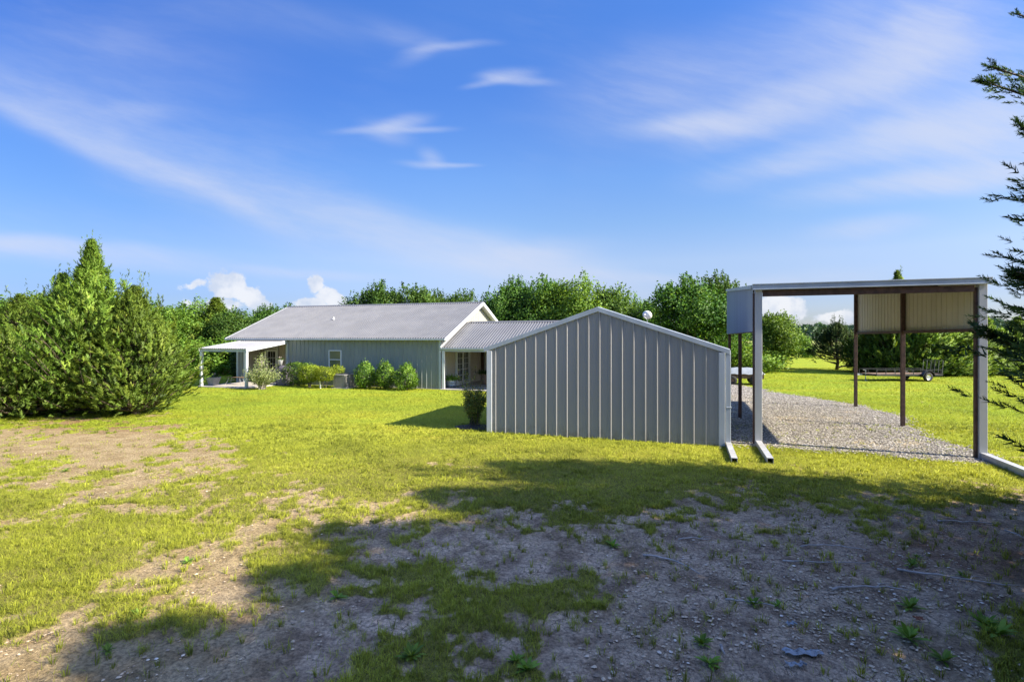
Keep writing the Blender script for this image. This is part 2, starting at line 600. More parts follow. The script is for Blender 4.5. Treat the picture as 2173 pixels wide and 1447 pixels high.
def limbs(mb, rg, L, h0, r0, n=6):
    mb.tube([(0, 0, -.1), (rg.uniform(-.05, .05), rg.uniform(-.05, .05), h0 * .5), (0, 0, h0)], [r0 * 1.25, r0, r0 * .8], 9)
    for c in L:
        mid = (c[0] * .4, c[1] * .4, h0 + (c[2] - h0) * .45)
        mb.tube([(0, 0, h0 * rg.uniform(.6, .98)), mid, tuple(c)], [r0 * .5, r0 * .3, r0 * .1], n)


def broad_tree(name, seed, rx, z0, z1, lobes, clumps, per, cr, leaf, leafmat, shoots=0, trunk_h=None, tr=.16, ry=None, fill=.35, **kw):
    """template tree at origin (Empty > trunk, crown)"""
    rg = np.random.default_rng(seed)
    V, Fc, T, L, Nn = crown(rg, rx, ry or rx, z0, z1, lobes, clumps, per, cr, leaf, shoots, fill, **kw)
    e = empty(name)
    mb = MB()
    limbs(mb, rg, L, trunk_h or z0 + .3, tr)
    mb.build('trunk', M['grey_bark'], e, True)
    link('crown', np_mesh('crown', V, Fc, {'tint': T}, N=Nn), M[leafmat], e)
    return e


def spray_tpl(rg, n, wid, L=1.0):
    """one juniper spray pointing along +X, length 1; triangles"""
    V = []
    for i in range(n):
        t = (i + .5) / n
        a = rg.uniform(0, 2 * math.pi)
        ang = R(rg.uniform(28, 55))
        ln = (.42 - .26 * t) * rg.uniform(.7, 1.2)
        base = np.array([t * .85, rg.normal(0, .02), rg.normal(0, .02)])
        d = np.array([math.cos(ang), math.sin(ang) * math.cos(a), math.sin(ang) * math.sin(a)])
        sd_ = np.cross(d, rg.normal(size=3)); sd_ /= np.linalg.norm(sd_)
        V += [base - sd_ * wid * .5, base + d * ln, base + sd_ * wid * .5]
    V += [np.array([.55, -wid * .6, 0]), np.array([1.05, 0, 0]), np.array([.55, wid * .6, 0])]
    return np.array(V)


def juniper_mesh(seed, H, Rm, nbr, per, slen, ntw, wid, prof, leafmat, parent, lobesn=5, up=(.35, .9), trunk_r=.14, zmin=.12, leaders=48, spike=26, extra=()):
    rg = np.random.default_rng(seed)
    tpls = [spray_tpl(rg, ntw, wid) for _ in range(4)]
    ph = rg.uniform(0, 6.28, lobesn)
    pos, dirs, tn = [], [], []
    mb = MB()
    zs = np.linspace(0, H, 7)
    mb.tube([(0.06 * math.sin(z * 2), 0.05 * math.cos(z * 3), z - .1 * (z == 0)) for z in zs], [trunk_r * (1 - .93 * k / 6) for k in range(7)], 8)
    for i in range(nbr):
        q = (i + rg.uniform(0, 1)) / nbr
        ze = H * (zmin + (1 - zmin) * (1 - (1 - q) ** .72) * .985) if False else H * (zmin + (.985 - zmin) * q ** .93)
        az = i * 2.39996 + rg.uniform(-.4, .4)
        if i > 8 and ze < H * .8 and fbm(np.array([az % 6.283 * 1.3]), np.array([ze * .9]), 1.0, 2, seed)[0] < .36: continue
        lob = 1 + .19 * sum(math.sin((k + 2) * az + ph[k] + ze * (1.1 + .4 * k)) for k in range(lobesn)) / 1.6
        r_ = max(.03, Rm * prof(ze / H) * lob * rg.uniform(.58, 1.18))
        rise = r_ * rg.uniform(*up)
        zst = max(.1 + .05 * ze, ze - rise)
        A = np.array([0, 0, zst]); E = np.array([r_ * math.cos(az), r_ * math.sin(az), ze])
        Mi = A * .5 + E * .5 + np.array([0, 0, -.10 * r_])
        ts = rg.uniform(.30, 1.0, per) ** .62
        bz = ((1 - ts)[:, None] ** 2) * A + (2 * ts * (1 - ts))[:, None] * Mi + (ts[:, None] ** 2) * E
        tg = (2 * (1 - ts))[:, None] * (Mi - A) + (2 * ts)[:, None] * (E - Mi)
        tg /= np.linalg.norm(tg, axis=1, keepdims=True) + 1e-6
        spread = (.02 + .08 * min(1, r_) + .16 * r_ * (1.0 - .55 * ts))[:, None]
        off = rg.normal(size=(per, 3)) * spread * np.array([1, 1, .7])
        pos.append(bz + off)
        dirs.append(tg + off / (spread + 1e-6) * .35 + np.array([0, 0, .35]) + rg.normal(size=(per, 3)) * .25)
        ct = np.clip(rg.normal(.42, .17), .05, .9)
        tn.append(np.clip(ct + (ts - .7) * .5 + rg.normal(0, .12, per), 0, 1))
        mb.tube([tuple(A), tuple(Mi * .9 + A * .1), tuple(E)], [.025 + .01 * r_, .018, .006], 4, False)
    for (ex, ey, ez) in extra:      # single long limbs
        E = np.array([ex, ey, ez]); A = np.array([0, 0, ez - .9]); Mi = A * .5 + E * .5 + np.array([0, 0, -.1])
        n_x = 64; ts = 1 - rg.uniform(0, .62, n_x) ** 1.25
        bz = ((1 - ts)[:, None] ** 2) * A + (2 * ts * (1 - ts))[:, None] * Mi + (ts[:, None] ** 2) * E
        off = rg.normal(size=(n_x, 3)) * (.02 + .30 * (1 - ts))[:, None] * np.array([.7, .9, .45])
        pos.append(bz + off); dirs.append((E - A) / np.linalg.norm(E - A) + off * 1.2 + rg.normal(size=(n_x, 3)) * .25 + np.array([0, 0, .25])); tn.append(rg.uniform(.2, .7, n_x))
        mb.tube([tuple(A), tuple(Mi * .9 + A * .1), tuple(E)], [.045, .028, .010], 5, False)
    # feathery secondary leaders
    for _ in range(leaders):
        a_ = rg.integers(int(nbr * .25), int(nbr * .85)); az = a_ * 2.39996
        ze = H * (zmin + (.985 - zmin) * (a_ / nbr) ** .93); r_ = Rm * prof(ze / H) * rg.uniform(.55, .95)
        k = 26; tz = rg.uniform(0, 1, k); ll = rg.uniform(.6, 1.4)
        pos.append(np.stack([r_ * math.cos(az) * (1 + .12 * tz) + rg.normal(0, .10, k) * (1 - tz), r_ * math.sin(az) * (1 + .12 * tz) + rg.normal(0, .10, k) * (1 - tz), ze + tz * ll], 1))
        dirs.append(np.stack([rg.normal(0, .45, k), rg.normal(0, .45, k), np.ones(k)], 1)); tn.append(rg.uniform(.4, .8, k))
    # leading spike
    k = spike
    tz = rg.uniform(.86, 1.0, k) * H
    pos.append(np.stack([rg.normal(0, .03, k) + 0.05, rg.normal(0, .03, k), tz - slen * .6], 1))
    dirs.append(np.stack([rg.normal(0, .35, k), rg.normal(0, .35, k), np.ones(k)], 1))
    tn.append(np.full(k, .6))
    pos, dirs, tn = np.concatenate(pos), np.concatenate(dirs), np.concatenate(tn)
    pos[:, 2] = np.maximum(pos[:, 2], .05)
    VV, TT, NN = [], [], []
    sel = rg.integers(0, 4, len(pos))
    for k in range(4):
        mk = sel == k
        fr = frames(dirs[mk], rg)
        V = place(tpls[k], fr, pos[mk], slen * rg.uniform(.6, 1.25, mk.sum()) * np.interp(pos[mk][:, 2] / H, [.6, .78, .92, 1.0], [1.0, .7, .42, .3]))
        nv = len(tpls[k])
        tipb = np.tile(np.tile([0, .16, 0], nv // 3), mk.sum())
        VV.append(V)
        TT.append(np.clip(np.repeat(tn[mk], nv) + tipb, 0, 1))
        pn = dirs[mk] / np.linalg.norm(dirs[mk], axis=1, keepdims=True)
        rad_ = pos[mk] * np.array([1, 1, 0]); rad_ /= np.linalg.norm(rad_, axis=1, keepdims=True) + .2
        NN.append(np.repeat(pn * .7 + rad_ * .6 + rg.normal(size=pn.shape) * .5, nv, axis=0))
    V, T = np.concatenate(VV), np.concatenate(TT)
    Fc = np.arange(len(V)).reshape(-1, 3)
    mb.build('trunk', M['bark'], parent, True)
    link('crown', np_mesh('crown', V, Fc, {'tint': T}, N=np.concatenate(NN)), M[leafmat], parent)


# ---------------------------------------------------------------- ground
MAPV = np.array([700, 836, 860, 900, 930, 960, 1000, 1040, 1080, 1120, 1160, 1200, 1240, 1280, 1320, 1360, 1400, 1447, 1700])
MAPU = np.linspace(0, 2173, 15)
COVER = np.array([
    [1] * 15,
    [1] * 15,
    [1, 1, 1, 1, 1, 1, 1, 1, 1, 1, 1, 1, .9, .75, .9],
    [.6, .35, .35, .85, 1, 1, 1, 1, 1, 1, 1, 1, 1, 1, .95],
    [.22, .14, .18, .58, 1, 1, 1, 1, 1, 1, 1, 1, 1, 1, .95],
    [.34, .17, .17, .42, .85, 1, .95, 1, 1, 1, 1, .9, .9, .9, .9],
    [.52, .32, .34, .55, .76, .85, .85, 1, 1, 1, .95, .85, .85, .85, .8],
    [.60, .35, .28, .42, .70, .70, .60, .9, .9, .85, .75, .7, .65, .75, .65],
    [.60, .50, .45, .38, .42, .35, .45, .8, .7, .45, .42, .42, .55, .4, .28],
    [.50, .65, .75, .6, .38, .3, .28, .3, .6, .22, .16, .16, .35, .2, .14],
    [.75, .85, .75, .55, .6, .45, .15, .12, .18, .22, .1, .1, .1, .1, .08],
    [.75, .85, .65, .2, .75, .7, .35, .1, .1, .12, .06, .05, .05, .1, .16],
    [.50, .75, .45, .1, .3, .5, .72, .55, .3, .05, .06, .05, .05, .1, .2],
    [.85, .8, .3, .2, .1, .5, .8, .85, .68, .08, .05, .05, .05, .2, .6],
    [.70, .3, .35, .5, .12, .4, .5, .5, .3, .22, .08, .05, .08, .4, .75],
    [.50, .12, .38, .2, .1, .3, .45, .3, .25, .33, .1, .05, .12, .35, .7],
    [.20, .1, .1, .1, .1, .6, .3, .5, .1, .18, .1, .05, .1, .3, .7],
    [.20, .1, .05, .1, .1, .7, .5, .6, .2, .1, .2, .1, .4, .2, .5],
    [.4] * 15])


def uv_of(x, y):
    ys = np.maximum(y, 1.6)
    return 1086.5 + 1108 * x / ys, 716 + CAMH * 1108 / ys


def bilerp(u, v, tab):
    ui = np.clip(u / (2173 / 14), 0, 13.999)
    i = np.floor(ui).astype(int)
    fu = ui - i
    vv = np.clip(v, MAPV[0], MAPV[-1] - .01)
    j = np.clip(np.searchsorted(MAPV, vv, side='right') - 1, 0, len(MAPV) - 2)
    fv = (vv - MAPV[j]) / (MAPV[j + 1] - MAPV[j])
    return (tab[j, i] * (1 - fu) + tab[j, i + 1] * fu) * (1 - fv) + (tab[j + 1, i] * (1 - fu) + tab[j + 1, i + 1] * fu) * fv


def cover(x, y):
    u, v = uv_of(x, y)
    c = bilerp(u, v, COVER)
    n = fbm(x, y, 1.1, 5, 3, .62)
    n2 = fbm(x, y, 4.5, 3, 31, .6)
    k = c + .03 + .05 * (u < 950) * (c > .2) + (n - .5) * 1.05 + (n2 - .5) * 1.0
    return np.clip(sstep(.38, .66, k), 0, 1) * (c > .97) + sstep(.38, .66, k) * (c <= .97) if False else np.maximum(sstep(.34, .74, k), sstep(.93, 1.0, c) * (.62 + .5 * (n2 - .3)))


def soil_dark(x, y):
    u, v = uv_of(x, y)
    d = sstep(1000, 1110, v) * sstep(500, 1250, u + (v - 1100) * 1.6)
    return np.clip(d + (fbm(x, y, .8, 4, 55) - .5) * .9 * (y < 12), 0, 1)


def rust(x, y):
    u, v = uv_of(x, y)
    a = np.exp(-((u - 230) / 170) ** 2 - ((v - 902) / 13) ** 2)
    b = .8 * np.exp(-((u - 2050) / 230) ** 2 - ((v - 1170) / 60) ** 2)
    return np.clip((a + b) * (.4 + 1.2 * fbm(x, y, 1.3, 3, 77)), 0, 1)


def gh(x, y):
    r = np.hypot(x, y)
    near = 1 - sstep(9, 16, r)
    z = (fbm(x, y, .9, 4, 11) - .5) * .10 * near + (fbm(x, y, 7, 4, 21, .6) - .5) * .030 * near
    far = sstep(60, 260, r)
    return z + far * (fbm(x, y, .004, 3, 5) - .35) * 3.0 - 0.012 * near


ang = np.concatenate([np.linspace(R(-54), R(54), 1000), np.linspace(R(54), R(306), 90)[1:-1]])
rad = np.concatenate([np.linspace(.2, 4, 24)[:-1], 4 * (26 / 4) ** np.linspace(0, 1, 440), 26 * (2500 / 26) ** np.linspace(0, 1, 90)[1:]])
A_, R_ = np.meshgrid(ang, rad)
X_, Y_ = (R_ * np.sin(A_)).ravel(), (R_ * np.cos(A_)).ravel()
nA, nR = len(ang), len(rad)
Z_ = gh(X_, Y_)
cv = cover(X_, Y_)
Z_ = Z_ + (cv - .5) * .02 * (np.hypot(X_, Y_) < 14)
ii, jj = np.meshgrid(np.arange(nR - 1), np.arange(nA), indexing='ij')
j2 = (jj + 1) % nA
Fg = np.stack([ii * nA + jj, (ii + 1) * nA + jj, (ii + 1) * nA + j2, ii * nA + j2], -1).reshape(-1, 4)[:, ::-1]
Vg = np.stack([X_, Y_, Z_], 1)
Vg = np.concatenate([Vg, [[0, 0, 0]]])
gme = np_mesh('ground', Vg, Fg, {'cover': np.append(cv, .5), 'dark': np.append(soil_dark(X_, Y_), .5), 'rust': np.append(rust(X_, Y_), 0)}, True)

t, m = mat('ground')
co = t.n('ShaderNodeTexCoord').outputs['Object']
ac = t.n('ShaderNodeAttribute', dict(attribute_name='cover')).outputs['Fac']
ad = t.n('ShaderNodeAttribute', dict(attribute_name='dark')).outputs['Fac']
ar = t.n('ShaderNodeAttribute', dict(attribute_name='rust')).outputs['Fac']
n1 = t.noise(co, 2.2, 6, .65)
n2 = t.noise(co, 26, 5, .7)
n3 = t.noise(co, .35, 4, .6)
n4 = t.noise(co, 110, 3, .6)
tan = t.mix(t.ramp(n1, .3, .7), (.26, .19, .095), (.39, .305, .17))
drk = t.mix(t.ramp(n1, .36, .64), (.25, .18, .125), (.62, .475, .34))
soil = t.mix(ad, tan, drk)
soil = t.mix(t.m('MULTIPLY', ar, .75), soil, (.19, .085, .04))
soil = t.mix(.75, soil, t.mix(t.ramp(n2, .25, .75), (.30, .30, .30), (1.7, 1.66, 1.6)), 'MULTIPLY')
soil = t.mix(t.ramp(n4, .62, .72, 0, .5), soil, (.36, .31, .25))
# dry cracks in the dark clay
vor = t.n('ShaderNodeTexVoronoi', dict(feature='DISTANCE_TO_EDGE'), Scale=9.0,
          Vector=t.mix(.12, co, t.noise(co, 3, 4, .6, out=1)))
crk = t.m('MULTIPLY', t.ramp(vor.outputs[0], .035, .0), t.m('MULTIPLY', t.ramp(n1, .52, .66), ad))
soil = t.mix(t.m('MULTIPLY', crk, .7), soil, (.02, .018, .016))
# lawn colour under and between the blades
gr = t.mix(t.ramp(n2, .3, .7), (.22, .24, .026), (.45, .475, .048))
gr = t.mix(t.ramp(n3, .36, .66), gr, t.mix(1, gr, (1.22, 1.02, .9), 'MULTIPLY'))
gr = t.mix(t.ramp(n1, .56, .76, 0, .6), gr, (.36, .30, .12))
mow = t.noise(t.n('ShaderNodeMapping', Vector=co, Rotation=(0, 0, R(-18)), Scale=(.05, 1.1, 1)).outputs[0], 1.0, 3, .5)
gr = t.mix(t.ramp(mow, .38, .62, 0, .5), gr, t.mix(1, gr, (.72, .88, .8), 'MULTIPLY'))
dist = t.n('ShaderNodeVectorMath', dict(operation='LENGTH'), i0=co).outputs['Value']
gr = t.mix(t.ramp(t.m('ADD', dist, t.m('MULTIPLY', t.noise(co, .3, 3), 6.0)), 13, 32), gr, t.mix(1, gr, (.74, .86, .68), 'MULTIPLY'))
nearf = t.ramp(dist, 9, 18)
thatch = t.mix(t.ramp(n2, .3, .7), (.10, .095, .022), (.28, .255, .07))
gcol = t.mix(nearf, thatch, gr)
gc2 = t.ramp(t.m('ADD', ac, t.m('MULTIPLY', t.m('SUBTRACT', n2, .5), .5)), .3, .7)
col = t.mix(gc2, soil, gcol)
fld = t.mix(t.ramp(t.noise(co, .012, 3), .4, .6), (.20, .26, .06), (.34, .36, .11))
col = t.mix(t.ramp(dist, 90, 150), col, fld)
b = t.n('ShaderNodeBsdfPrincipled', Base_Color=col, Roughness=.95, Specular_IOR_Level=.1)
hgt = t.m('ADD', t.m('MULTIPLY', n2, .7), t.m('ADD', t.m('MULTIPLY', n4, .35), t.m('MULTIPLY', crk, -1.0)))
t.set(b, 'Normal', t.n('ShaderNodeBump', Strength=1.0, Distance=.05, Height=hgt))
out(t, b)
ground = tag(link('ground', gme, m), kind='structure')

# ---------------------------------------------------------------- gravel drive
th = -math.atan2(373.5, 1108)
rv = Vector((math.cos(th), math.sin(th)))       # 'right' along the fronts of the buildings
dv = Vector((-math.sin(th), math.cos(th)))      # 'depth' direction
gp = [(1535, 940), (1600, 950), (1700, 958), (1820, 966), (1960, 975), (2085, 985), (2100, 972), (2040, 952), (1985, 930), (1945, 908),
      (1900, 886), (1840, 866), (1760, 850), (1690, 840), (1640, 832), (1600, 824), (1560, 816), (1500, 812), (1440, 812), (1380, 822)]
gp = [G(*p) for p in gp]


def densify(pts, step, amp, f, seed):
    o = []
    n = len(pts)
    for i in range(n):
        a, b2 = np.array(pts[i]), np.array(pts[(i + 1) % n])
        k = max(1, int(np.linalg.norm(b2 - a) / step))
        for j in range(k):
            o.append(a + (b2 - a) * j / k)
    o = np.array(o)
    o += amp * (np.stack([fbm(o[:, 0], o[:, 1], f, 4, seed), fbm(o[:, 0], o[:, 1], f, 4, seed + 9)], 1) - .5)
    return o


gpo = densify(gp, .12, 1.1, .9, 5)


def inside(x, y, poly):
    c = np.zeros(len(x), bool)
    n = len(poly)
    for i in range(n):
        x1, y1 = poly[i]
        x2, y2 = poly[(i + 1) % n]
        cond = ((y1 > y) != (y2 > y)) & (x < (x2 - x1) * (y - y1) / (y2 - y1 + 1e-12) + x1)
        c ^= cond
    return c


gz = lambda x, y: gh(np.atleast_1d(np.float64(x)), np.atleast_1d(np.float64(y)))
gm = MB()
gm.add([(p[0], p[1], float(gz(p[0], p[1])[0]) * 0 + .022) for p in gpo], [tuple(range(len(gpo)))])
t, m = mat('gravel')
co = t.n('ShaderNodeTexCoord').outputs['Object']
vo = t.n('ShaderNodeTexVoronoi', Scale=26.0, Vector=co)
hs = t.n('ShaderNodeSeparateColor', i0=vo.outputs['Color']).outputs[0]
c = t.mix(hs, (.17, .15, .125), (.46, .42, .36))
c = t.mix(t.ramp(vo.outputs['Distance'], .35, .75), c, (.06, .055, .05))
c = t.mix(t.ramp(t.noise(co, .7, 4, .6), .52, .68), c, (.40, .33, .22))
b = t.n('ShaderNodeBsdfPrincipled', Base_Color=c, Roughness=.95, Specular_IOR_Level=.15)
t.set(b, 'Normal', t.n('ShaderNodeBump', Strength=1.0, Distance=.03, Height=t.m('SUBTRACT', 1.0, vo.outputs['Distance'])))
out(t, b)
tag(gm.build('gravel_drive', m), kind='structure')


def stones(name, x, y, z, size, tint, mat_, label, cat):
    """many low-poly flattened stones as ONE uncountable object"""
    base = np.array([(1, 0, 0), (.3, .95, 0), (-.8, .6, 0), (-.8, -.6, 0), (.3, -.95, 0), (.1, .05, .75), (0, 0, -.6)])
    fc = np.array([(0, 1, 5), (1, 2, 5), (2, 3, 5), (3, 4, 5), (4, 0, 5), (1, 0, 6), (2, 1, 6), (3, 2, 6), (4, 3, 6), (0, 4, 6)])
    n = len(x)
    a = rng.uniform(0, 6.28, n)
    sc = size[:, None, None]
    jit = base[None] * (1 + rng.uniform(-.3, .3, (n, 7, 1))) * np.stack([np.ones(n), rng.uniform(.6, 1, n), rng.uniform(.4, .8, n)], 1)[:, None, :]
    ca, sa = np.cos(a)[:, None], np.sin(a)[:, None]
    V = np.stack([jit[..., 0] * ca - jit[..., 1] * sa, jit[..., 0] * sa + jit[..., 1] * ca, jit[..., 2]], -1) * sc
    V += np.stack([x, y, z], 1)[:, None, :]
    Fc = (fc[None] + (np.arange(n) * 7)[:, None, None]).reshape(-1, 3)
    o = link(name, np_mesh(name, V.reshape(-1, 3), Fc, {'tint': np.repeat(tint, 7)}), mat_)
    return tag(o, label, cat, kind='stuff')


t, m = mat('stone')
a = t.n('ShaderNodeAttribute', dict(attribute_name='tint')).outputs['Fac']
c = t.mix(t.ramp(a, 0, .5, smooth=False), (.14, .125, .105), (.36, .33, .28))
c = t.mix(t.ramp(a, .5, 1, smooth=False), c, (.50, .47, .42))
b = t.n('ShaderNodeBsdfPrincipled', Base_Color=c, Roughness=.9)
out(t, b)
xmin, ymin = gpo.min(0); xmax, ymax = gpo.max(0)
n = 60000
sx, sy = rng.uniform(xmin - .5, xmax + .5, n), rng.uniform(ymin - .5, ymax + .5, n)
jx, jy = sx + rng.normal(0, .22, n), sy + rng.normal(0, .22, n)
k = inside(jx, jy, gpo)
sx, sy = sx[k], sy[k]
stones('gravel', sx, sy, np.full(len(sx), .028), rng.uniform(.014, .036, len(sx)), rng.uniform(0, 1, len(sx)), m,
       'loose pale grey gravel covering the drive under the tall carport', 'gravel')

t, m = mat('pebble')
a = t.n('ShaderNodeAttribute', dict(attribute_name='tint')).outputs['Fac']
c = t.mix(t.ramp(a, 0, .4, smooth=False), (.20, .15, .11), (.46, .35, .24))
c = t.mix(t.ramp(a, .4, .85, smooth=False), c, (.66, .52, .36))
c = t.mix(t.ramp(a, .9, 1, smooth=False), c, (.78, .70, .60))
b = t.n('ShaderNodeBsdfPrincipled', Base_Color=c, Roughness=.85)
out(t, b)
n = 170000
py = 3.6 * (13 / 3.6) ** rng.uniform(0, 1, n)
pxx = rng.uniform(-1.15, 1.15, n) * py
u, v = uv_of(pxx, py)
dns = .9 * np.exp(-((u - 1750) / 420) ** 2 - ((v - 1330) / 170) ** 2) + .30 * np.exp(-((u - 700) / 330) ** 2 - ((v - 1400) / 90) ** 2) + .10 + .25 * sstep(1250, 1600, u) * sstep(1060, 1150, v)
dns += .10 * np.exp(-((u - 150) / 350) ** 2 - ((v - 1000) / 100) ** 2)
dns *= sstep(.38, .68, fbm(pxx, py, 1.6, 4, 91)) * 1.3 * (1 - cover(pxx, py) * .8)
k = rng.uniform(0, 1, n) < dns * .32
pxx, py = pxx[k], py[k]
ps = .0045 + .021 * rng.uniform(0, 1, len(py)) ** 4
stones('pebbles', pxx, py, gh(pxx, py) + ps * .2, ps, rng.uniform(0, 1, len(py)), m,
       'tan and whitish pebbles scattered over the bare dark soil in front', 'pebbles')


# ---------------------------------------------------------------- grass blades
def blades(n, y0, y1, hgt_, wid, dens_fn, lean=.55, s=1.2, seed=1):
    rg = np.random.default_rng(seed)
    y = np.sqrt(rg.uniform(y0 ** 2, y1 ** 2, n))
    x = rg.uniform(-s, s, n) * y
    k = rg.uniform(0, 1, n) < dens_fn(x, y)
    x, y = x[k], y[k]
    n = len(x)
    a = rg.uniform(0, 2 * math.pi, n)
    h = hgt_ * rg.uniform(.5, 1.25, n) * (.75 + .5 * fbm(x, y, 1.7, 3, 41))
    wd = wid * rg.uniform(.7, 1.2, n)
    la = rg.uniform(0, 2 * math.pi, n)
    lm = h * rg.uniform(.1, lean * 2, n)
    z = gh(x, y) + .0
    bx, by = np.cos(a) * wd / 2, np.sin(a) * wd / 2
    V = np.stack([np.stack([x - bx, y - by, z - .01], 1), np.stack([x + bx, y + by, z - .01], 1),
                  np.stack([x + np.cos(la) * lm + 0, y + np.sin(la) * lm, z + h], 1)], 1).reshape(-1, 3)
    tn = np.clip(rg.normal(.45, .2, n) + (fbm(x, y, .7, 4, 61) - .5) * .9, 0, 1)
    T = np.stack([tn * .7, tn * .7, np.clip(tn + .08, 0, 1)], 1).ravel()
    return V, T


def tufts(n, per, y0, y1, hgt_, wid, dens_fn, spread=.03, s=1.2, seed=1, lean=1.0):
    """star-like tufts: blades fanning out of one root"""
    rg = np.random.default_rng(seed)
    y = np.sqrt(rg.uniform(y0 ** 2, y1 ** 2, n)); x = rg.uniform(-s, s, n) * y
    k = rg.uniform(0, 1, n) < dens_fn(x, y)
    x, y = x[k], y[k]; n = len(x)
    sc = rg.uniform(.55, 1.35, n)
    tb = np.clip(rg.normal(.45, .16, n) + (fbm(x, y, .7, 4, 61) - .5) * .9, 0, 1)
    R3 = lambda q: np.repeat(q, per)
    la = rg.uniform(0, 2 * math.pi, n * per)
    h = hgt_ * R3(sc) * rg.uniform(.45, 1.1, n * per)
    lm = h * rg.uniform(.15, lean, n * per)
    X = R3(x) + np.cos(la) * spread * rg.uniform(0, 1, n * per); Y = R3(y) + np.sin(la) * spread * rg.uniform(0, 1, n * per)
    Z = gh(X, Y)
    pa = la + math.pi / 2 + rg.normal(0, .5, n * per)
    w2 = wid * rg.uniform(.6, 1.2, n * per) / 2
    bx, by = np.cos(pa) * w2, np.sin(pa) * w2
    tipx, tipy = X + np.cos(la) * lm, Y + np.sin(la) * lm
    mx, my, mz = X + np.cos(la) * lm * .38, Y + np.sin(la) * lm * .38, Z + h * .62
    tz = Z + h * np.clip(1.05 - .35 * (lm / h), .5, 1)
    V = np.stack([np.stack([X - bx, Y - by, Z - .01], 1), np.stack([X + bx, Y + by, Z - .01], 1), np.stack([mx + bx * .8, my + by * .8, mz], 1),
                  np.stack([mx - bx * .8, my - by * .8, mz], 1), np.stack([tipx, tipy, tz], 1)], 1)
    n5 = n * per
    b5 = np.arange(n5) * 5
    tris = np.stack([np.stack([b5, b5 + 1, b5 + 2], 1), np.stack([b5, b5 + 2, b5 + 3], 1), np.stack([b5 + 3, b5 + 2, b5 + 4], 1)], 1).reshape(-1, 3)
    tn = np.clip(R3(tb) + rg.normal(0, .14, n5), 0, 1)
    T = np.stack([tn * .25, tn * .25, tn * .85, tn * .85, np.clip(tn + .12, 0, 1)], 1).ravel()
    return V.reshape(-1, 3), tris, T


dn = lambda x, y: cover(x, y) ** 1.3 + .012
parts = [blades(300000, 3.4, 8, .062, .0052, lambda x, y: dn(x, y), .9, seed=1),
         blades(420000, 8, 14, .058, .0095, lambda x, y: dn(x, y) * np.where(inside(x, y, gpo), .05, .85), 1.1, seed=2),
         blades(380000, 14, 25, .060, .016, lambda x, y: dn(x, y) * np.where(inside(x, y, gpo), .03, .6), 1.4, 1.1, seed=3),
         blades(300000, 25, 48, .065, .035, lambda x, y: dn(x, y) * np.where(inside(x, y, gpo), .02, .45), 1.5, 1.08, seed=4)]
V = np.concatenate([p[0] for p in parts]); T = np.concatenate([p[1] for p in parts])
# keep grass out of the buildings' floors
HX, HY = -3.85, 28.2
lx = (V[:, 0] - HX) * rv.x + (V[:, 1] - HY) * rv.y
ly = (V[:, 0] - HX) * dv.x + (V[:, 1] - HY) * dv.y
bad = ((lx > -14.2) & (lx < 9.5) & (ly > -.25) & (ly < 10.5)) | ((lx > -13.7) & (lx < -10.0) & (ly > -3.15) & (ly < 0.1))
sxx = (V[:, 0] + .69) * rv.x + (V[:, 1] - 15.43) * rv.y
syy = (V[:, 0] + .69) * dv.x + (V[:, 1] - 15.43) * dv.y
bad |= (sxx > .0) & (sxx < 6.5) & (syy > .03) & (syy < 5)
bad = bad.reshape(-1, 3).any(1)
V = V.reshape(-1, 3, 3)[~bad].reshape(-1, 3); T = T.reshape(-1, 3)[~bad].ravel()
Fb = np.arange(len(V)).reshape(-1, 3)
Ng = up_normals(len(V) // 3, 3, .45)
for tp_ in (tufts(26000, 13, 3.4, 9, .085, .0062, lambda x, y: .05 + .9 * cover(x, y) ** 1.5 * sstep(.30, .60, fbm(x, y, 3.1, 3, 211)), .03, seed=21),
            tufts(26000, 11, 9, 17, .085, .010, lambda x, y: (.01 + .9 * cover(x, y) ** 1.5 * sstep(.35, .62, fbm(x, y, 2.1, 3, 212))) * np.where(inside(x, y, gpo), .12, 1), .05, 1.12, seed=22)):
    tv, tf, tt_ = tp_
    q1 = (tv[:, 0] + .69) * rv.x + (tv[:, 1] - 15.43) * rv.y; q2 = (tv[:, 0] + .69) * dv.x + (tv[:, 1] - 15.43) * dv.y
    tv[(q1 > 0) & (q1 < 6.5) & (q2 > .0) & (q2 < 5)] -= np.array([0, 0, .5])
    Ng = np.concatenate([Ng, up_normals(len(tv) // 5, 5, .6)])
    Fb = np.concatenate([Fb, tf + len(V)]); V = np.concatenate([V, tv]); T = np.concatenate([T, tt_])
tag(link('grass', np_mesh('grass', V, Fb, {'tint': T}, N=Ng, side=(.35, -.9, .35)), M['grass']),
    'short yellow green lawn grass thinning to patches over bare soil', 'grass', kind='stuff')

# dead grey-mauve grass mats in the bare patches
V, T = blades(70000, 3.4, 10, .05, .004, lambda x, y: .75 * sstep(.56, .70, fbm(x, y, 1.5, 4, 123)) * (1 - cover(x, y)), 1.3, seed=8)
tag(link('dead_grass', np_mesh('dead_grass', V, np.arange(len(V)).reshape(-1, 3), {'tint': T}), M['dead_grass']),
    'matted dead grey grass lying over the bare soil', 'dead grass', kind='stuff')
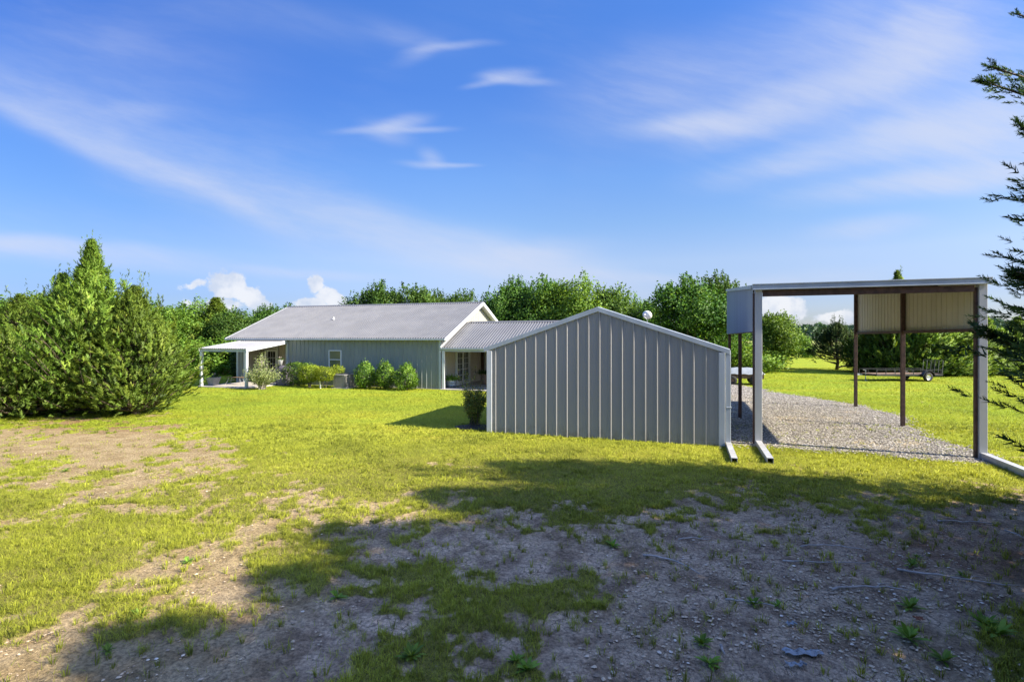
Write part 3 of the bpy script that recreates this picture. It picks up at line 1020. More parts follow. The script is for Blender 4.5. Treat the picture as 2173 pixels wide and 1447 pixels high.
# cedar litter on the stony soil to the right
V, T = blades(60000, 3.4, 9.5, .018, .0045, lambda x, y: .9 * sstep(1150, 1600, uv_of(x, y)[0]) * sstep(.35, .6, fbm(x, y, 2.2, 4, 133)) * (1 - cover(x, y)), 3.2, seed=9)
t, m = mat('litter')
a = t.n('ShaderNodeAttribute', dict(attribute_name='tint')).outputs['Fac']
b = t.n('ShaderNodeBsdfPrincipled', Base_Color=t.mix(a, (.12, .06, .035), (.42, .26, .15)), Roughness=.9)
out(t, b)
tag(link('needle_litter', np_mesh('needle_litter', V, np.arange(len(V)).reshape(-1, 3), {'tint': T}), m),
    'brown cedar needle litter over the stony soil', 'needle litter', kind='stuff')
# tall dry grass beyond the porch
rg = np.random.default_rng(77)
n = 26000
x = rg.uniform(-34, -15, n); y = rg.uniform(39.5, 44, n) + (x + 25) * -.10
h = .75 * rg.uniform(.4, 1.2, n); a = rg.uniform(0, 6.28, n); la = rg.uniform(0, 6.28, n)
bx, by = np.cos(a) * .02, np.sin(a) * .02
V = np.stack([np.stack([x - bx, y - by, x * 0], 1), np.stack([x + bx, y + by, x * 0], 1),
              np.stack([x + np.cos(la) * h * .3, y + np.sin(la) * h * .3, h], 1)], 1).reshape(-1, 3)
tn = rg.uniform(0, 1, n)
tag(link('tall_grass', np_mesh('tall_grass', V, np.arange(len(V)).reshape(-1, 3), {'tint': np.repeat(tn, 3)}), M['tall_grass']),
    'tall straw coloured grass along the tree line beyond the porch', 'tall grass', kind='stuff')


# ---------------------------------------------------------------- metal shed
shed = empty('metal_shed', (-.69, 15.43, 0), th)
tag(shed, 'low gabled grey metal shed with white vertical ribs and pale trim', 'shed')
SW, SD, SE, SR = 6.46, 4.9, 2.49, 3.59
gtop = lambda x: SE + (SR - SE) * (1 - abs(x - SW / 2) / (SW / 2))
pr = rib_profile(SW, .3055, .034, .066, .024, 2, .72)
ribbed(lambda s, o, t_: (s, -o, -.05 if t_ == 0 else gtop(s)), [(a, b) for a, b in sorted(pr + [(SW / 2, 0)] if all(abs(a - SW / 2) > .05 for a, b in pr) else pr)]).build('front_wall', M['siding'], shed)
ribbed(lambda s, o, t_: (s, SD + o, -.05 if t_ == 0 else gtop(s)), rib_profile(SW, .3055, .034, .066, .024, 0, .72)).build('back_wall', M['siding'], shed)
ribbed(lambda s, o, t_: (0 - o, s, -.05 if t_ == 0 else SE), rib_profile(SD, .3055, .034, .066, .024, 0)).build('side_wall', M['siding'], shed)
ribbed(lambda s, o, t_: (SW + o, s, -.05 if t_ == 0 else SE), rib_profile(SD, .3055, .034, .066, .024, 0)).build('side_wall', M['siding'], shed)
for sgn in (-1, 1):
    xe, xr = (SW / 2 + sgn * (SW / 2 + .12)), SW / 2
    ze = SE - .12 * (SR - SE) / (SW / 2) + .03
    ribbed(lambda s, o, t_: (xe if t_ == 0 else xr, -.04 + s, (ze if t_ == 0 else SR + .03) + o), rib_profile(SD + .1, .3055, .03, .06, .03)).build('roof', M['roof_metal'], shed)
    # rake trim: a folded strip on the gable face
    mb = MB()
    y0, y1 = -.046, .06
    hh = .13
    xo = SW / 2 + sgn * (SW / 2 + .14)
    zo = gtop(SW / 2 - SW / 2) - .14 * (SR - SE) / (SW / 2)
    pts = [(xo, zo + .05), (xr + sgn * .0, SR + .05)]
    mb.add([(pts[0][0], y0, pts[0][1] - hh), (pts[1][0], y0, pts[1][1] - hh), (pts[1][0], y0, pts[1][1]), (pts[0][0], y0, pts[0][1]),
            (pts[0][0], y1, pts[0][1] - hh), (pts[1][0], y1, pts[1][1] - hh), (pts[1][0], y1 + .05, pts[1][1] + .012), (pts[0][0], y1 + .05, pts[0][1] + .012)],
           [(0, 1, 2, 3), (4, 7, 6, 5), (0, 4, 5, 1), (3, 2, 6, 7), (0, 3, 7, 4), (1, 5, 6, 2)])
    mb.build('rake_trim', M['trim'], shed, bevel=.006)
mb = MB(); mb.box(-.045, .115, -.05, .10, -.04, SE - .09); mb.build('corner_trim', M['white_trim'], shed, bevel=.006)
mb = MB(); mb.box(SW - .13, SW + .02, -.05, .10, -.04, SE - .09); mb.build('corner_trim', M['trim'], shed, bevel=.006)
mb = MB(); mb.box(SW + .035, SW + .155, -.02, .12, .0, SE - .03); mb.box(SW + .05, SW + .17, -.035, .05, 1.0, 1.03); mb.build('door_post', M['trim'], shed, bevel=.008)
mb = MB(); mb.box(0.115, SW - .13, -.006, .02, -.05, .02); mb.build('base_trim', M['black'], shed)


def skid(parent, x, y_end, w_=.13, name='skid'):
    mb = MB()
    t_ = .012
    h = w_
    mb.box(x - w_ / 2, x + w_ / 2, y_end, .05, h - t_ + .0, h)
    mb.box(x - w_ / 2, x + w_ / 2, y_end, .05, .0, t_)
    mb.box(x - w_ / 2, x - w_ / 2 + t_, y_end, .05, t_, h - t_)
    mb.box(x + w_ / 2 - t_, x + w_ / 2, y_end, .05, t_, h - t_)
    o = mb.build(name, M['white_steel'], parent)
    mb = MB(); mb.box(x - w_ / 2 + t_ + .001, x + w_ / 2 - t_ - .001, y_end + .25, y_end + .27, t_, h - t_)
    mb.build('dark_inside', M['black'], o)  # black sheet painted in as the darkness inside the open tube
    return o


skid(shed, SW + .10, -1.85)

# satellite dish on the shed roof
dx, dy = (1373 - 1086.5) / 1108 * 18.2, 18.2
dish = empty('satellite_dish', (dx, dy, 0), 0)
tag(dish, 'small round white satellite dish on a short mast above the shed roof', 'satellite dish')
zc = CAMH + (716 - 669.5) / 1108 * 18.2
mb = MB()
mb.lathe([(.02, -.045), (.09, -.03), (.14, -.005), (.165, .03), (.16, .034), (.13, .006), (.08, -.018), (.01, -.03)], 28)
o = mb.build('dish', M['white_paint'], dish, True)
o.location = (0, 0, zc); o.rotation_euler = (R(62), 0, R(150)); o.scale = (1, 1, 1.3)
mb = MB(); mb.tube([(0.02, .05, zc - .30), (0.02, .05, zc - .1), (0, 0.03, zc)], .014, 8); mb.build('mast', M['grey_steel'], dish)
mb = MB(); mb.tube([(0, 0, zc - .12), (-.14, -.17, zc - .05), (-.13, -.2, zc + .02)], .008, 6); mb.box(-.16, -.1, -.25, -.19, zc, zc + .05); mb.build('feed_arm', M['white_paint'], dish)

# ---------------------------------------------------------------- carport
cp = empty('carport', (6.36, 13.55, 0), th)
tag(cp, 'tall open metal carport with brown posts and pale side panels over gravel', 'carport')
CW, CD = 4.68, 9.5
zf, zb = 4.08, 4.80
zr = lambda y: zf + (zb - zf) * y / CD
for x, nm in ((0, 'w'), (CW, 'w')):
    mb = MB()
    if x == 0:
        mb.box(-.055, .115, -.055, .09, 0, 4.05)
    else:
        mb.box(-.03 + CW, .13 + CW, -.055, .12, 0, 4.05)
    mb.build('post', M['white_steel'], cp, bevel=.008)
mb = MB(); mb.box(-.095, -.062, .0, .12, 0, 3.95); mb.build('post', M['rust_steel'], cp)
mb = MB(); mb.box(CW - .078, CW - .034, .0, .10, 0, 3.95); mb.build('post', M['rust_steel'], cp)
for (x, y) in ((.0, 4.7), (.0, 9.45), (CW, 4.55), (CW, 9.4)):
    mb = MB(); mb.box(x - .055, x + .055, y - .05, y + .05, 0, zr(y) - .1); mb.build('post', M['rust_steel'], cp, bevel=.006)
mb = MB()
mb.box(-.12, CW + .19, -.13, -.062, zf - .06, zf + .07)
mb.box(-.12, CW + .19, -.145, -.13, zf - .06, zf - .03)
mb.box(-.12, CW + .19, -.145, -.05, zf + .07, zf + .10)
mb.build('fascia', M['trim'], cp, bevel=.005)
mb = MB(); mb.box(.13, CW - .11, -.045, .04, zf - .225, zf - .075); mb.build('front_beam', M['rust_steel'], cp, bevel=.006)
for y in (2.3, 4.7, 7.1, 9.4):
    mb = MB(); mb.box(-.05, CW + .05, y - .04, y + .04, zr(y) - .11, zr(y) - .02); mb.build('rafter', M['rust_steel'], cp)
ribbed(lambda s, o, t_: (-.11 + s, -.12 if t_ == 0 else CD + .1, (zf + .035 if t_ == 0 else zb + .05) + o), rib_profile(CW + .28, .3055, .03, .06, .03)).build('roof', M['roof_metal'], cp)
for x, sgn in ((-.075, -1), (CW + .075, 1)):
    zbot = 2.95
    y0 = .13
    pf = rib_profile(CD - y0, .3055, .028, .06, .026)
    # outer skin
    def side(off, which):
        o_ = ribbed(lambda s, o, t_: (x + sgn * (off + o), y0 + s, zbot + .0 if t_ == 0 else zr(y0 + s) + .0), pf)
        return o_
    side(.008, 0).build('side_panel', M['panel_outer'], cp)
    side(.0, 0).build('panel_liner', M['panel_inner'], cp)
    mb = MB(); mb.box(x - sgn * .09 if sgn > 0 else x + .012, x - sgn * .012 if sgn > 0 else x + .09, y0 + .02, CD - .05, zbot - .02, zbot + .06); mb.build('side_rail', M['rust_steel'], cp)
    mb = MB()
    mb.bar((x + sgn * .05, y0 - .1, zr(y0 - .1) + .03), (x + sgn * .05, CD, zb + .03), .05, .10)
    mb.build('eave_trim', M['trim'], cp)
skid(cp, .03, -2.1, .135)
skid(cp, CW + .07, -4.2, .15)

# ---------------------------------------------------------------- house
HO = Vector((HX, HY, 0))
house = empty('house', HO, th)
tag(house, 'long low grey-green metal farmhouse with ribbed pale metal roof', 'house')


def hx(u, y):
    """house-frame x of the point at house-depth y seen at photo column u"""
    k = (u - 1086.5) / 1108
    # X = HX + x rv.x + y dv.x ; Y = HY + x rv.y + y dv.y ; X = k Y
    return (k * (HY + y * dv.y) - HX - y * dv.x) / (rv.x - k * rv.y)


def hw(x, y, z=0):
    return Vector((HX + x * rv.x + y * dv.x, HY + x * rv.y + y * dv.y, z))


EV, RG = 2.74, 5.02
XL, XRc, XST, XEN = -10.28, 0.0, -13.45, -14.1
YR = 5.3
RL, RR = -14.85, .36
w0 = hx(699, 0); w1 = hx(725.5, 0)


def wall(x0, x1, y, z0, z1, matn, parent, name='wall', pitch=.29, sgn=-1, ph=.5):
    pf = rib_profile(x1 - x0, pitch, .026, .055, .02, 0, ph)
    return ribbed(lambda s, o, t_: (x0 + s, y + sgn * o, z0 if t_ == 0 else z1), pf).build(name, M[matn], parent)


mbw = MB()
for (a0, a1, z0, z1) in ((XL, w0, 0, EV), (w1, XRc, 0, EV), (w0, w1, 0, 1.0), (w0, w1, 2.06, EV)):
    kk = math.ceil((a0 - XL) / .29 - .5)
    phs = ((kk + .5) * .29 + XL - a0) / .29
    ribbed(lambda s, o, t_: (a0 + s, -o, z0 if t_ == 0 else z1), rib_profile(a1 - a0, .29, .026, .055, .02, 0, phs if phs > .1 else phs + 1), mbw)
mbw.build('front_wall', M['house_siding'], house)
wall(XEN, XST, 0, 0, EV, 'house_siding', house, 'front_wall')
# porch recess
wall(XST - .0, XL, 1.6, 0, 2.7, 'porch_siding', house, 'porch_wall')
mb = MB(); ribbed(lambda s, o, t_: (XL - .001, s, 0 if t_ == 0 else 2.7), [(0, 0), (1.6, 0)], mb); ribbed(lambda s, o, t_: (XST + .001, s, 0 if t_ == 0 else 2.7), [(0, 0), (1.6, 0)], mb)
mb.box(XST, XL, 0.02, 1.6, 2.62, 2.66)
mb.build('porch_return_wall', M['porch_siding'], house)
# gable end walls
gz_ = lambda y: EV + (RG - EV - .06) * (1 - abs(y - YR) / (YR + .15))
pf = rib_profile(2 * YR, .29, .022, .05, .02)
pf = sorted(pf + [(YR, 0)]) if all(abs(a - YR) > .03 for a, b in pf) else pf
ribbed(lambda s, o, t_: (XRc + o, s, 2.35 if t_ == 0 else gz_(s)), pf).build('gable_wall', M['gable_siding'], house)
ribbed(lambda s, o, t_: (XRc + o * .8, s, 0 if t_ == 0 else 2.35), pf).build('end_wall', M['porch_siding'], house)
ribbed(lambda s, o, t_: (XEN - o, s, 0 if t_ == 0 else gz_(s)), pf).build('gable_wall', M['house_siding'], house)
wall(XEN, XRc, 2 * YR, 0, EV, 'house_siding', house, 'back_wall', sgn=1)
# roof
pfr = rib_profile(RR - RL, .155, .040, .095, .028)
for (ye, nm) in ((-.15, 'f'), (2 * YR + .15, 'b')):
    rf = ribbed(lambda s, o, t_: (RL + s, ye if t_ == 0 else YR, (EV if t_ == 0 else RG) + o), pfr)
    rf.build('roof', M['roof_metal'], house)
mb = MB(); mb.add([(RL, YR - .16, RG - .03), (RR, YR - .16, RG - .03), (RR, YR, RG + .05), (RL, YR, RG + .05), (RR, YR + .16, RG - .03), (RL, YR + .16, RG - .03)], [(0, 1, 2, 3), (3, 2, 4, 5)])
mb.build('ridge_cap', M['roof_metal'], house)
mb = MB(); mb.box(RL, RR, -.27, -.155, EV - .10, EV - .005); mb.build('gutter', M['trim'], house, bevel=.01)
mb = MB(); mb.box(RL + .02, RR - .03, -.15, -.01, EV - .10, EV - .06); mb.build('soffit', M['trim'], house)
sl_ = (RG - EV) / (YR + .15)
for xx in (RR, RL):
    for ye, s2 in ((-.16, 1), (2 * YR + .16, -1)):
        mb = MB()
        a = (xx, ye, EV - .075); b_ = (xx, YR, RG - .075)
        mb.bar(a, b_, .035, .20)
        mb.build('rake_board', M['white_trim'], house)
        xa, xb = (XRc + .02, RR - .02) if xx > 0 else (RL + .02, XEN - .02)
        mb = MB()
        mb.add([(xa, ye + s2 * .02, EV - .12), (xb, ye + s2 * .02, EV - .12), (xb, YR, RG - .12), (xa, YR, RG - .12)], [(0, 1, 2, 3)])
        mb.build('rake_soffit', M['white_trim'], house)
# corner trims
for (a0, a1) in ((-.10, .03), (XL - .03, XL + .12), (XST - .12, XST + .03), (XEN - .03, XEN + .12)):
    mb = MB(); mb.box(a0, a1, -.045, .03, 0, EV - .11); mb.build('corner_trim', M['trim'], house, bevel=.005)


def hung_window(parent, x0, x1, z0, z1, y):
    fr = MB()
    t_ = .055
    fr.box(x0, x0 + t_, y - .05, y + .03, z0, z1); fr.box(x1 - t_, x1, y - .05, y + .03, z0, z1)
    fr.box(x0 + t_, x1 - t_, y - .05, y + .03, z1 - t_, z1); fr.box(x0 + t_, x1 - t_, y - .05, y + .03, z0, z0 + t_)
    zm = (z0 + z1) / 2 - .02
    fr.box(x0 + t_, x1 - t_, y - .045, y + .03, zm - .025, zm + .025)
    o = fr.build('window', M['white_trim'], parent)
    mb = MB()
    mb.add([(x0 + t_, y, z0 + t_), (x1 - t_, y, z0 + t_), (x1 - t_, y, zm - .025), (x0 + t_, y, zm - .025)], [(0, 1, 2, 3)])
    mb.add([(x0 + t_, y - .012, zm + .025), (x1 - t_, y - .012, zm + .025), (x1 - t_, y - .012, z1 - t_), (x0 + t_, y - .012, z1 - t_)], [(0, 1, 2, 3)])
    mb.build('pane', M['pane_green'], o)
    return o


hung_window(house, w0, w1, 1.0, 2.06, -.03)


def french_leaf(parent, c0, ax, w_, h, cols, rows, hand=True):
    """door leaf: c0 = base corner, ax = unit axis along the wall, outward normal = ax x up"""
    ax = Vector(ax); nn = Vector((ax.y, -ax.x, 0)); c0 = Vector(c0)
    def bx(mb, a, b2, z0, z1, n0, n1):
        ps = [c0 + ax * a_ + nn * n_ + Vector((0, 0, z_)) for z_ in (z0, z1) for (a_, n_) in ((a, n0), (b2, n0), (b2, n1), (a, n1))]
        mb.add(ps, [(0, 3, 2, 1), (4, 5, 6, 7), (0, 1, 5, 4), (1, 2, 6, 5), (2, 3, 7, 6), (3, 0, 4, 7)])
    mb = MB()
    st = .12
    bx(mb, 0, st, 0, h, .0, .045); bx(mb, w_ - st, w_, 0, h, .0, .045)
    bx(mb, st, w_ - st, 0, .25, .0, .045); bx(mb, st, w_ - st, h - .12, h, .0, .045)
    gw, ghh = w_ - 2 * st, h - .37
    for c_ in range(1, cols):
        bx(mb, st + gw * c_ / cols - .01, st + gw * c_ / cols + .01, .25, h - .12, .012, .04)
    for r_ in range(1, rows):
        bx(mb, st, w_ - st, .25 + ghh * r_ / rows - .012, .25 + ghh * r_ / rows + .012, .011, .041)
    o = mb.build('door', M['white_trim'], parent)
    mb = MB(); bx(mb, st, w_ - st, .25, h - .12, .015, .022); mb.build('pane', M['pane_dark'], o)
    if hand:
        p = c0 + ax * (w_ - .06) + nn * .06 + Vector((0, 0, 1.0))
        mb = MB(); mb.lathe([(.012, -.03), (.03, -.015), (.03, .015), (.012, .03)], 10, tuple(p)); mb.build('handle', M['dark_steel'], o)
    return o


# porch door in the recess and the double door on the end wall
dxm = hx(578, 1.6)
french_leaf(house, (dxm - .42, 1.57, .03), (1, 0, 0), .84, 1.98, 3, 4)
mb = MB(); mb.box(dxm - .56, dxm - .425, 1.50, 1.58, 0, 2.1); mb.box(dxm + .425, dxm + .52, 1.50, 1.58, 0, 2.1); mb.box(dxm - .56, dxm + .52, 1.50, 1.58, 2.1, 2.2); mb.build('door_frame', M['white_trim'], house)
french_leaf(house, (.035, 1.95, .03), (0, 1, 0), .88, 2.0, 3, 5, True)
french_leaf(house, (.035, 2.84, .03), (0, 1, 0), .88, 2.0, 3, 5, False)
mb = MB(); mb.box(.02, .09, 1.82, 1.945, 0, 2.12); mb.box(.02, .09, 3.725, 3.86, 0, 2.12); mb.box(.02, .09, 1.945, 3.725, 2.035, 2.12); mb.build('door_frame', M['white_trim'], house)

# roof vent pipe
pv = hx(708, 2.7)
mb = MB(); zt = EV + (2.7 + .15) * sl_
mb.tube([(pv, 2.7, zt - .1), (pv, 2.7, zt + .18)], .035, 10); mb.lathe([(.10, 0), (.05, .06)], 12, (pv, 2.7, zt + .02))
mb.build('vent_pipe', M['white_paint'], house)
# foundation slab edge
mb = MB(); mb.box(XEN - .05, -.06, -.06, 2 * YR + .05, -.1, .025); mb.build('foundation', M['concrete'], house)

# porch cover (lean-to) at the left end of the front
lt = MB()
PX0, PX1, PY = -13.62, -10.18, -3.0
zpf, zpb = 2.19, 2.60
ribbed(lambda s, o, t_: (PX0 + s, PY - .12 if t_ == 0 else -.03, (zpf - .016 if t_ == 0 else zpb) + o), rib_profile(PX1 - PX0, .155, .022, .08, .03)).build('porch_roof', M['porch_roof_metal'], house)
mb = MB(); mb.box(PX0 + .02, PX1 - .05, PY - .05, PY + .05, zpf - .19, zpf - .03); mb.build('porch_beam', M['trim'], house, bevel=.005)
for xx in (PX1 - .02, PX0 + .01):
    mb = MB(); mb.bar((xx, PY - .13, zpf - .09), (xx, -.04, zpb - .07), .04, .19); mb.build('porch_rake', M['white_trim'], house)
for xx in (PX0 + .07, PX1 - .12):
    mb = MB(); mb.box(xx - .065, xx + .065, PY - .065, PY + .065, .03, zpf - .19); mb.build('porch_post', M['white_trim'], house, bevel=.006)
mb = MB(); mb.box(PX0 - .05, PX1 + .02, PY - .15, -.065, -.05, .05); mb.box(XST, XL, -.062, 1.55, -.05, .052); mb.build('porch_slab', M['concrete'], house, bevel=.01)
mb = MB(); mb.bar((PX0 + .3, -.22, zpb - .02), (PX0 + .45, -.2, EV - .02), .03, .03); mb.build('downspout', M['white_paint'], house)

# ---------------------------------------------------------------- breezeway (adjoins the house)
bw = empty('breezeway', HO, th)
tag(bw, 'covered breezeway with ribbed metal roof joining the end of the farmhouse', 'breezeway')
BE, BR, BY = 2.24, 3.70, 3.2
BXR = 9.3
pfb = rib_profile(BXR - .03, .155, .040, .095, .028)
for ye in (-.06, 2 * BY + .1):
    ribbed(lambda s, o, t_: (.03 + s, ye if t_ == 0 else BY, (BE if t_ == 0 else BR) + o), pfb).build('roof', M['roof_metal'], bw)
mb = MB(); mb.add([(.37, BY - .14, BR - .02), (BXR, BY - .14, BR - .02), (BXR, BY, BR + .06), (.37, BY, BR + .06), (BXR, BY + .14, BR - .02), (.37, BY + .14, BR - .02)], [(0, 1, 2, 3), (3, 2, 4, 5)])
mb.build('ridge_cap', M['roof_metal'], bw)
mb = MB(); mb.box(.0, BXR, -.125, -.065, BE - .085, BE + .0); mb.build('gutter', M['trim'], bw, bevel=.008)
mb = MB(); mb.bar((.05, -.12, BE + .02), (.05, BY, BR + .02), .07, .05); mb.build('wall_flashing', M['white_trim'], bw)
mb = MB(); mb.box(.05, BXR, -.04, .03, BE - .2, BE - .09); mb.build('beam', M['trim'], bw)
for px_ in (.17, 4.7, 9.1):
    mb = MB(); mb.box(px_ - .07, px_ + .07, -.06, .06, .04, BE - .2); mb.build('post', M['white_trim'], bw, bevel=.006)
wall(.04, BXR, 5.9, 0, 2.3, 'house_siding', bw, 'back_wall')
mb = MB(); mb.box(.06, BXR, .1, 5.85, BE + .02, BE + .05); mb.build('ceiling', M['porch_siding'], bw)
mb = MB(); mb.box(.05, BXR, -.22, 6.0, -.06, .045); mb.build('slab', M['concrete'], bw, bevel=.01)
mb = MB(); mb.box(.03, .16, 5.7, 5.86, 0.05, 2.2); mb.build('corner_post', M['rust_steel'], bw)
mb = MB(); mb.tube([(.42, 5.6, 2.24), (.42, 5.6, .75), (.5, 5.45, .6)], .035, 8); mb.build('downspout', M['white_paint'], bw)


# ---------------------------------------------------------------- small things by the house
def potplant(root, rg, z, r_, h, n, leafm, leaf=.09):
    C = rg.normal(size=(n, 3)) * np.array([r_, r_, h * .4]) * .6
    C[:, 2] = np.abs(C[:, 2]) + z
    V, Fc, T = leaves(C, rg, leaf, .6)
    mb = MB()
    for _ in range(7):
        e_ = (rg.uniform(-r_, r_) * .6, rg.uniform(-r_, r_) * .6, z + h * .7)
        mb.tube([(0, 0, z - .1), e_], .006, 4)
    mb.build('stem', M['twig'], root)
    link('foliage', np_mesh('foliage', V, Fc, {'tint': T}), M[leafm], root)


rg = np.random.default_rng(5)
p = hw(hx(453, -2.5), -2.5)
pl = empty('square_planter', (p.x, p.y, .05), th); tag(pl, 'tapered square grey planter with dark leafy plant beside the left porch post', 'planter')
mb = MB()
for (s0, z0, s1, z1) in ((.17, 0, .27, .42), (.285, .42, .285, .47)):
    mb.add([(-s0, -s0, z0), (s0, -s0, z0), (s0, s0, z0), (-s0, s0, z0), (-s1, -s1, z1), (s1, -s1, z1), (s1, s1, z1), (-s1, s1, z1)],
           [(0, 3, 2, 1), (4, 5, 6, 7), (0, 1, 5, 4), (1, 2, 6, 5), (2, 3, 7, 6), (3, 0, 4, 7)])
mb.build('pot', M['pot'], pl, bevel=.01)
potplant(pl, rg, .47, .25, .35, 260, 'leaf_cedar', .08)

p = hw(hx(957, .75), .75)
pl = empty('round_tub_planter', (p.x, p.y, .045), th); tag(pl, 'round galvanised tub of ferny plants left of the french doors', 'planter')
mb = MB(); mb.lathe([(.26, 0), (.28, .12), (.295, .13), (.285, .14), (.30, .27), (.315, .28), (.305, .29), (.32, .40), (.335, .415), (.31, .42), (.3, .38)], 28); mb.build('tub', M['galvanised'], pl, True)
potplant(pl, rg, .42, .34, .45, 700, 'leaf_dark', .09)

p = hw(hx(1029, 3.2), 3.2)
pl = empty('tall_clay_planter', (p.x, p.y, .045), th); tag(pl, 'brown clay planter of dark trailing plants at the breezeway back, by the shed corner', 'planter')
mb = MB(); mb.lathe([(.17, 0), (.21, .3), (.25, .55), (.27, .56), (.27, .62), (.24, .62)], 24); mb.build('pot', M['terracotta'], pl, True)
potplant(pl, rg, .62, .36, .42, 700, 'leaf_cedar', .09)

p = hw(hx(595, -.35), -.35)
pl = empty('white_flower_pot', (p.x, p.y, .05), th); tag(pl, 'white flower pot on a thin plant stand beside the porch corner', 'flower pot')
mb = MB(); mb.lathe([(.10, 1.10), (.14, 1.36), (.155, 1.37), (.155, 1.40), (.13, 1.40)], 20); mb.build('pot', M['white_paint'], pl, True)
mb = MB(); mb.tube([(0, 0, 0.02), (0, 0, 1.1)], .02, 8); mb.lathe([(.16, 0), (.16, .02), (.02, .04)], 16); mb.lathe([(.13, 1.07), (.13, 1.1)], 14); mb.build('stand', M['dark_steel'], pl)
potplant(pl, rg, 1.4, .16, .3, 180, 'leaf_cedar', .07)

# low table on the porch
p = hw(hx(500, -1.6), -1.6)
tb = empty('garden_bench', (p.x, p.y, .05), th + .1); tag(tb, 'low backless metal bench with splayed legs on the porch slab', 'bench')
mb = MB()
for k in range(6):
    mb.box(-.5, .5, -.2 + k * .07, -.145 + k * .07, .40, .425)
mb.build('seat', M['old_wood'], tb)
for sx_ in (-1, 1):
    for sy_ in (-1, 1):
        mb = MB(); mb.tube([(sx_ * .38, sy_ * .12, .40), (sx_ * .42, sy_ * .14, .2), (sx_ * .55, sy_ * .2, 0)], .014, 6); mb.build('leg', M['grey_steel'], tb)
mb = MB(); mb.tube([(-.42, 0, .22), (0, 0, .27), (.42, 0, .22)], .01, 6); mb.build('stretcher', M['grey_steel'], tb)

# covered barbecue
p = hw(hx(605, -.75), -.75)
gq = empty('covered_grill', (p.x, p.y, .02), th); tag(gq, 'barbecue grill under a dark mauve-grey cover by the porch corner', 'grill')
mb = MB()
ring = lambda a, b2, z: [(-a, -b2, z), (-a * .6, -b2 * 1.12, z), (a * .6, -b2 * 1.12, z), (a, -b2, z), (a * 1.06, b2 * .5, z), (a, b2, z), (-a, b2, z), (-a * 1.06, b2 * .5, z)]
rs = [ring(.40, .30, 0.0), ring(.36, .28, .25), ring(.37, .27, .55), ring(.34, .27, .80), ring(.32, .26, .98), ring(.24, .2, 1.10), ring(.08, .07, 1.14)]
b0 = []
for r_ in rs: b0 += r_
fs = [(i * 8 + k, i * 8 + (k + 1) % 8, (i + 1) * 8 + (k + 1) % 8, (i + 1) * 8 + k) for i in range(len(rs) - 1) for k in range(8)] + [tuple(range(48, 56))]
mb.add(b0, fs); mb.build('cover', M['grill_cover'], gq, True)
for wx_ in (-.3, .3):
    mb = MB(); mb.tube([(wx_, -.33, .05), (wx_, -.27, .05)], .05, 10); mb.build('wheel', M['rubber'], gq)

# air conditioning unit
yA = -.95
p = hw(hx(731, yA), yA)
acu = empty('air_conditioner', (p.x, p.y, 0), th); tag(acu, 'grey louvred air conditioner condenser unit between the hedges', 'air conditioner')
mb = MB(); a_ = .42
prof = []
for k in range(32):
    t1 = 2 * math.pi * k / 32
    c_, s_ = math.cos(t1), math.sin(t1)
    q = (abs(c_) ** 5 + abs(s_) ** 5) ** (-1 / 5)
    prof.append((a_ * c_ * q, a_ * s_ * q))
def ringz(mb, sc, z): mb.v += [(x * sc, y * sc, z) for x, y in prof]
levels = [(1.03, .0), (1.03, .06), (.97, .065)]
z = .08
while z < .70:
    levels += [(1.0, z), (.965, z + .012), (.965, z + .018), (1.0, z + .03)]; z += .034
levels += [(1.03, .71), (1.04, .72), (1.03, .76), (.9, .775)]
for sc, z in levels: ringz(mb, sc, z)
for i in range(len(levels) - 1):
    for k in range(32):
        mb.f.append((i * 32 + k, i * 32 + (k + 1) % 32, (i + 1) * 32 + (k + 1) % 32, (i + 1) * 32 + k))
mb.build('casing', M['ac_paint'], acu)
mb = MB()
for k in range(14):
    x = -.40 + k * .0615
    mb.box(x - .010, x + .010, -.425, -.40, .07, .70)
mb.build('side_grille', M['ac_paint'], acu)
mb = MB(); mb.lathe([(.36, .772), (.36, .785), (.30, .80), (.08, .81), (.0801, .82), (.02, .82)], 24); mb.build('fan_guard', M['dark_steel'], acu)
mb = MB(); mb.box(-.5, .5, -.5, .5, -.04, .03); mb.build('pad', M['concrete'], acu)


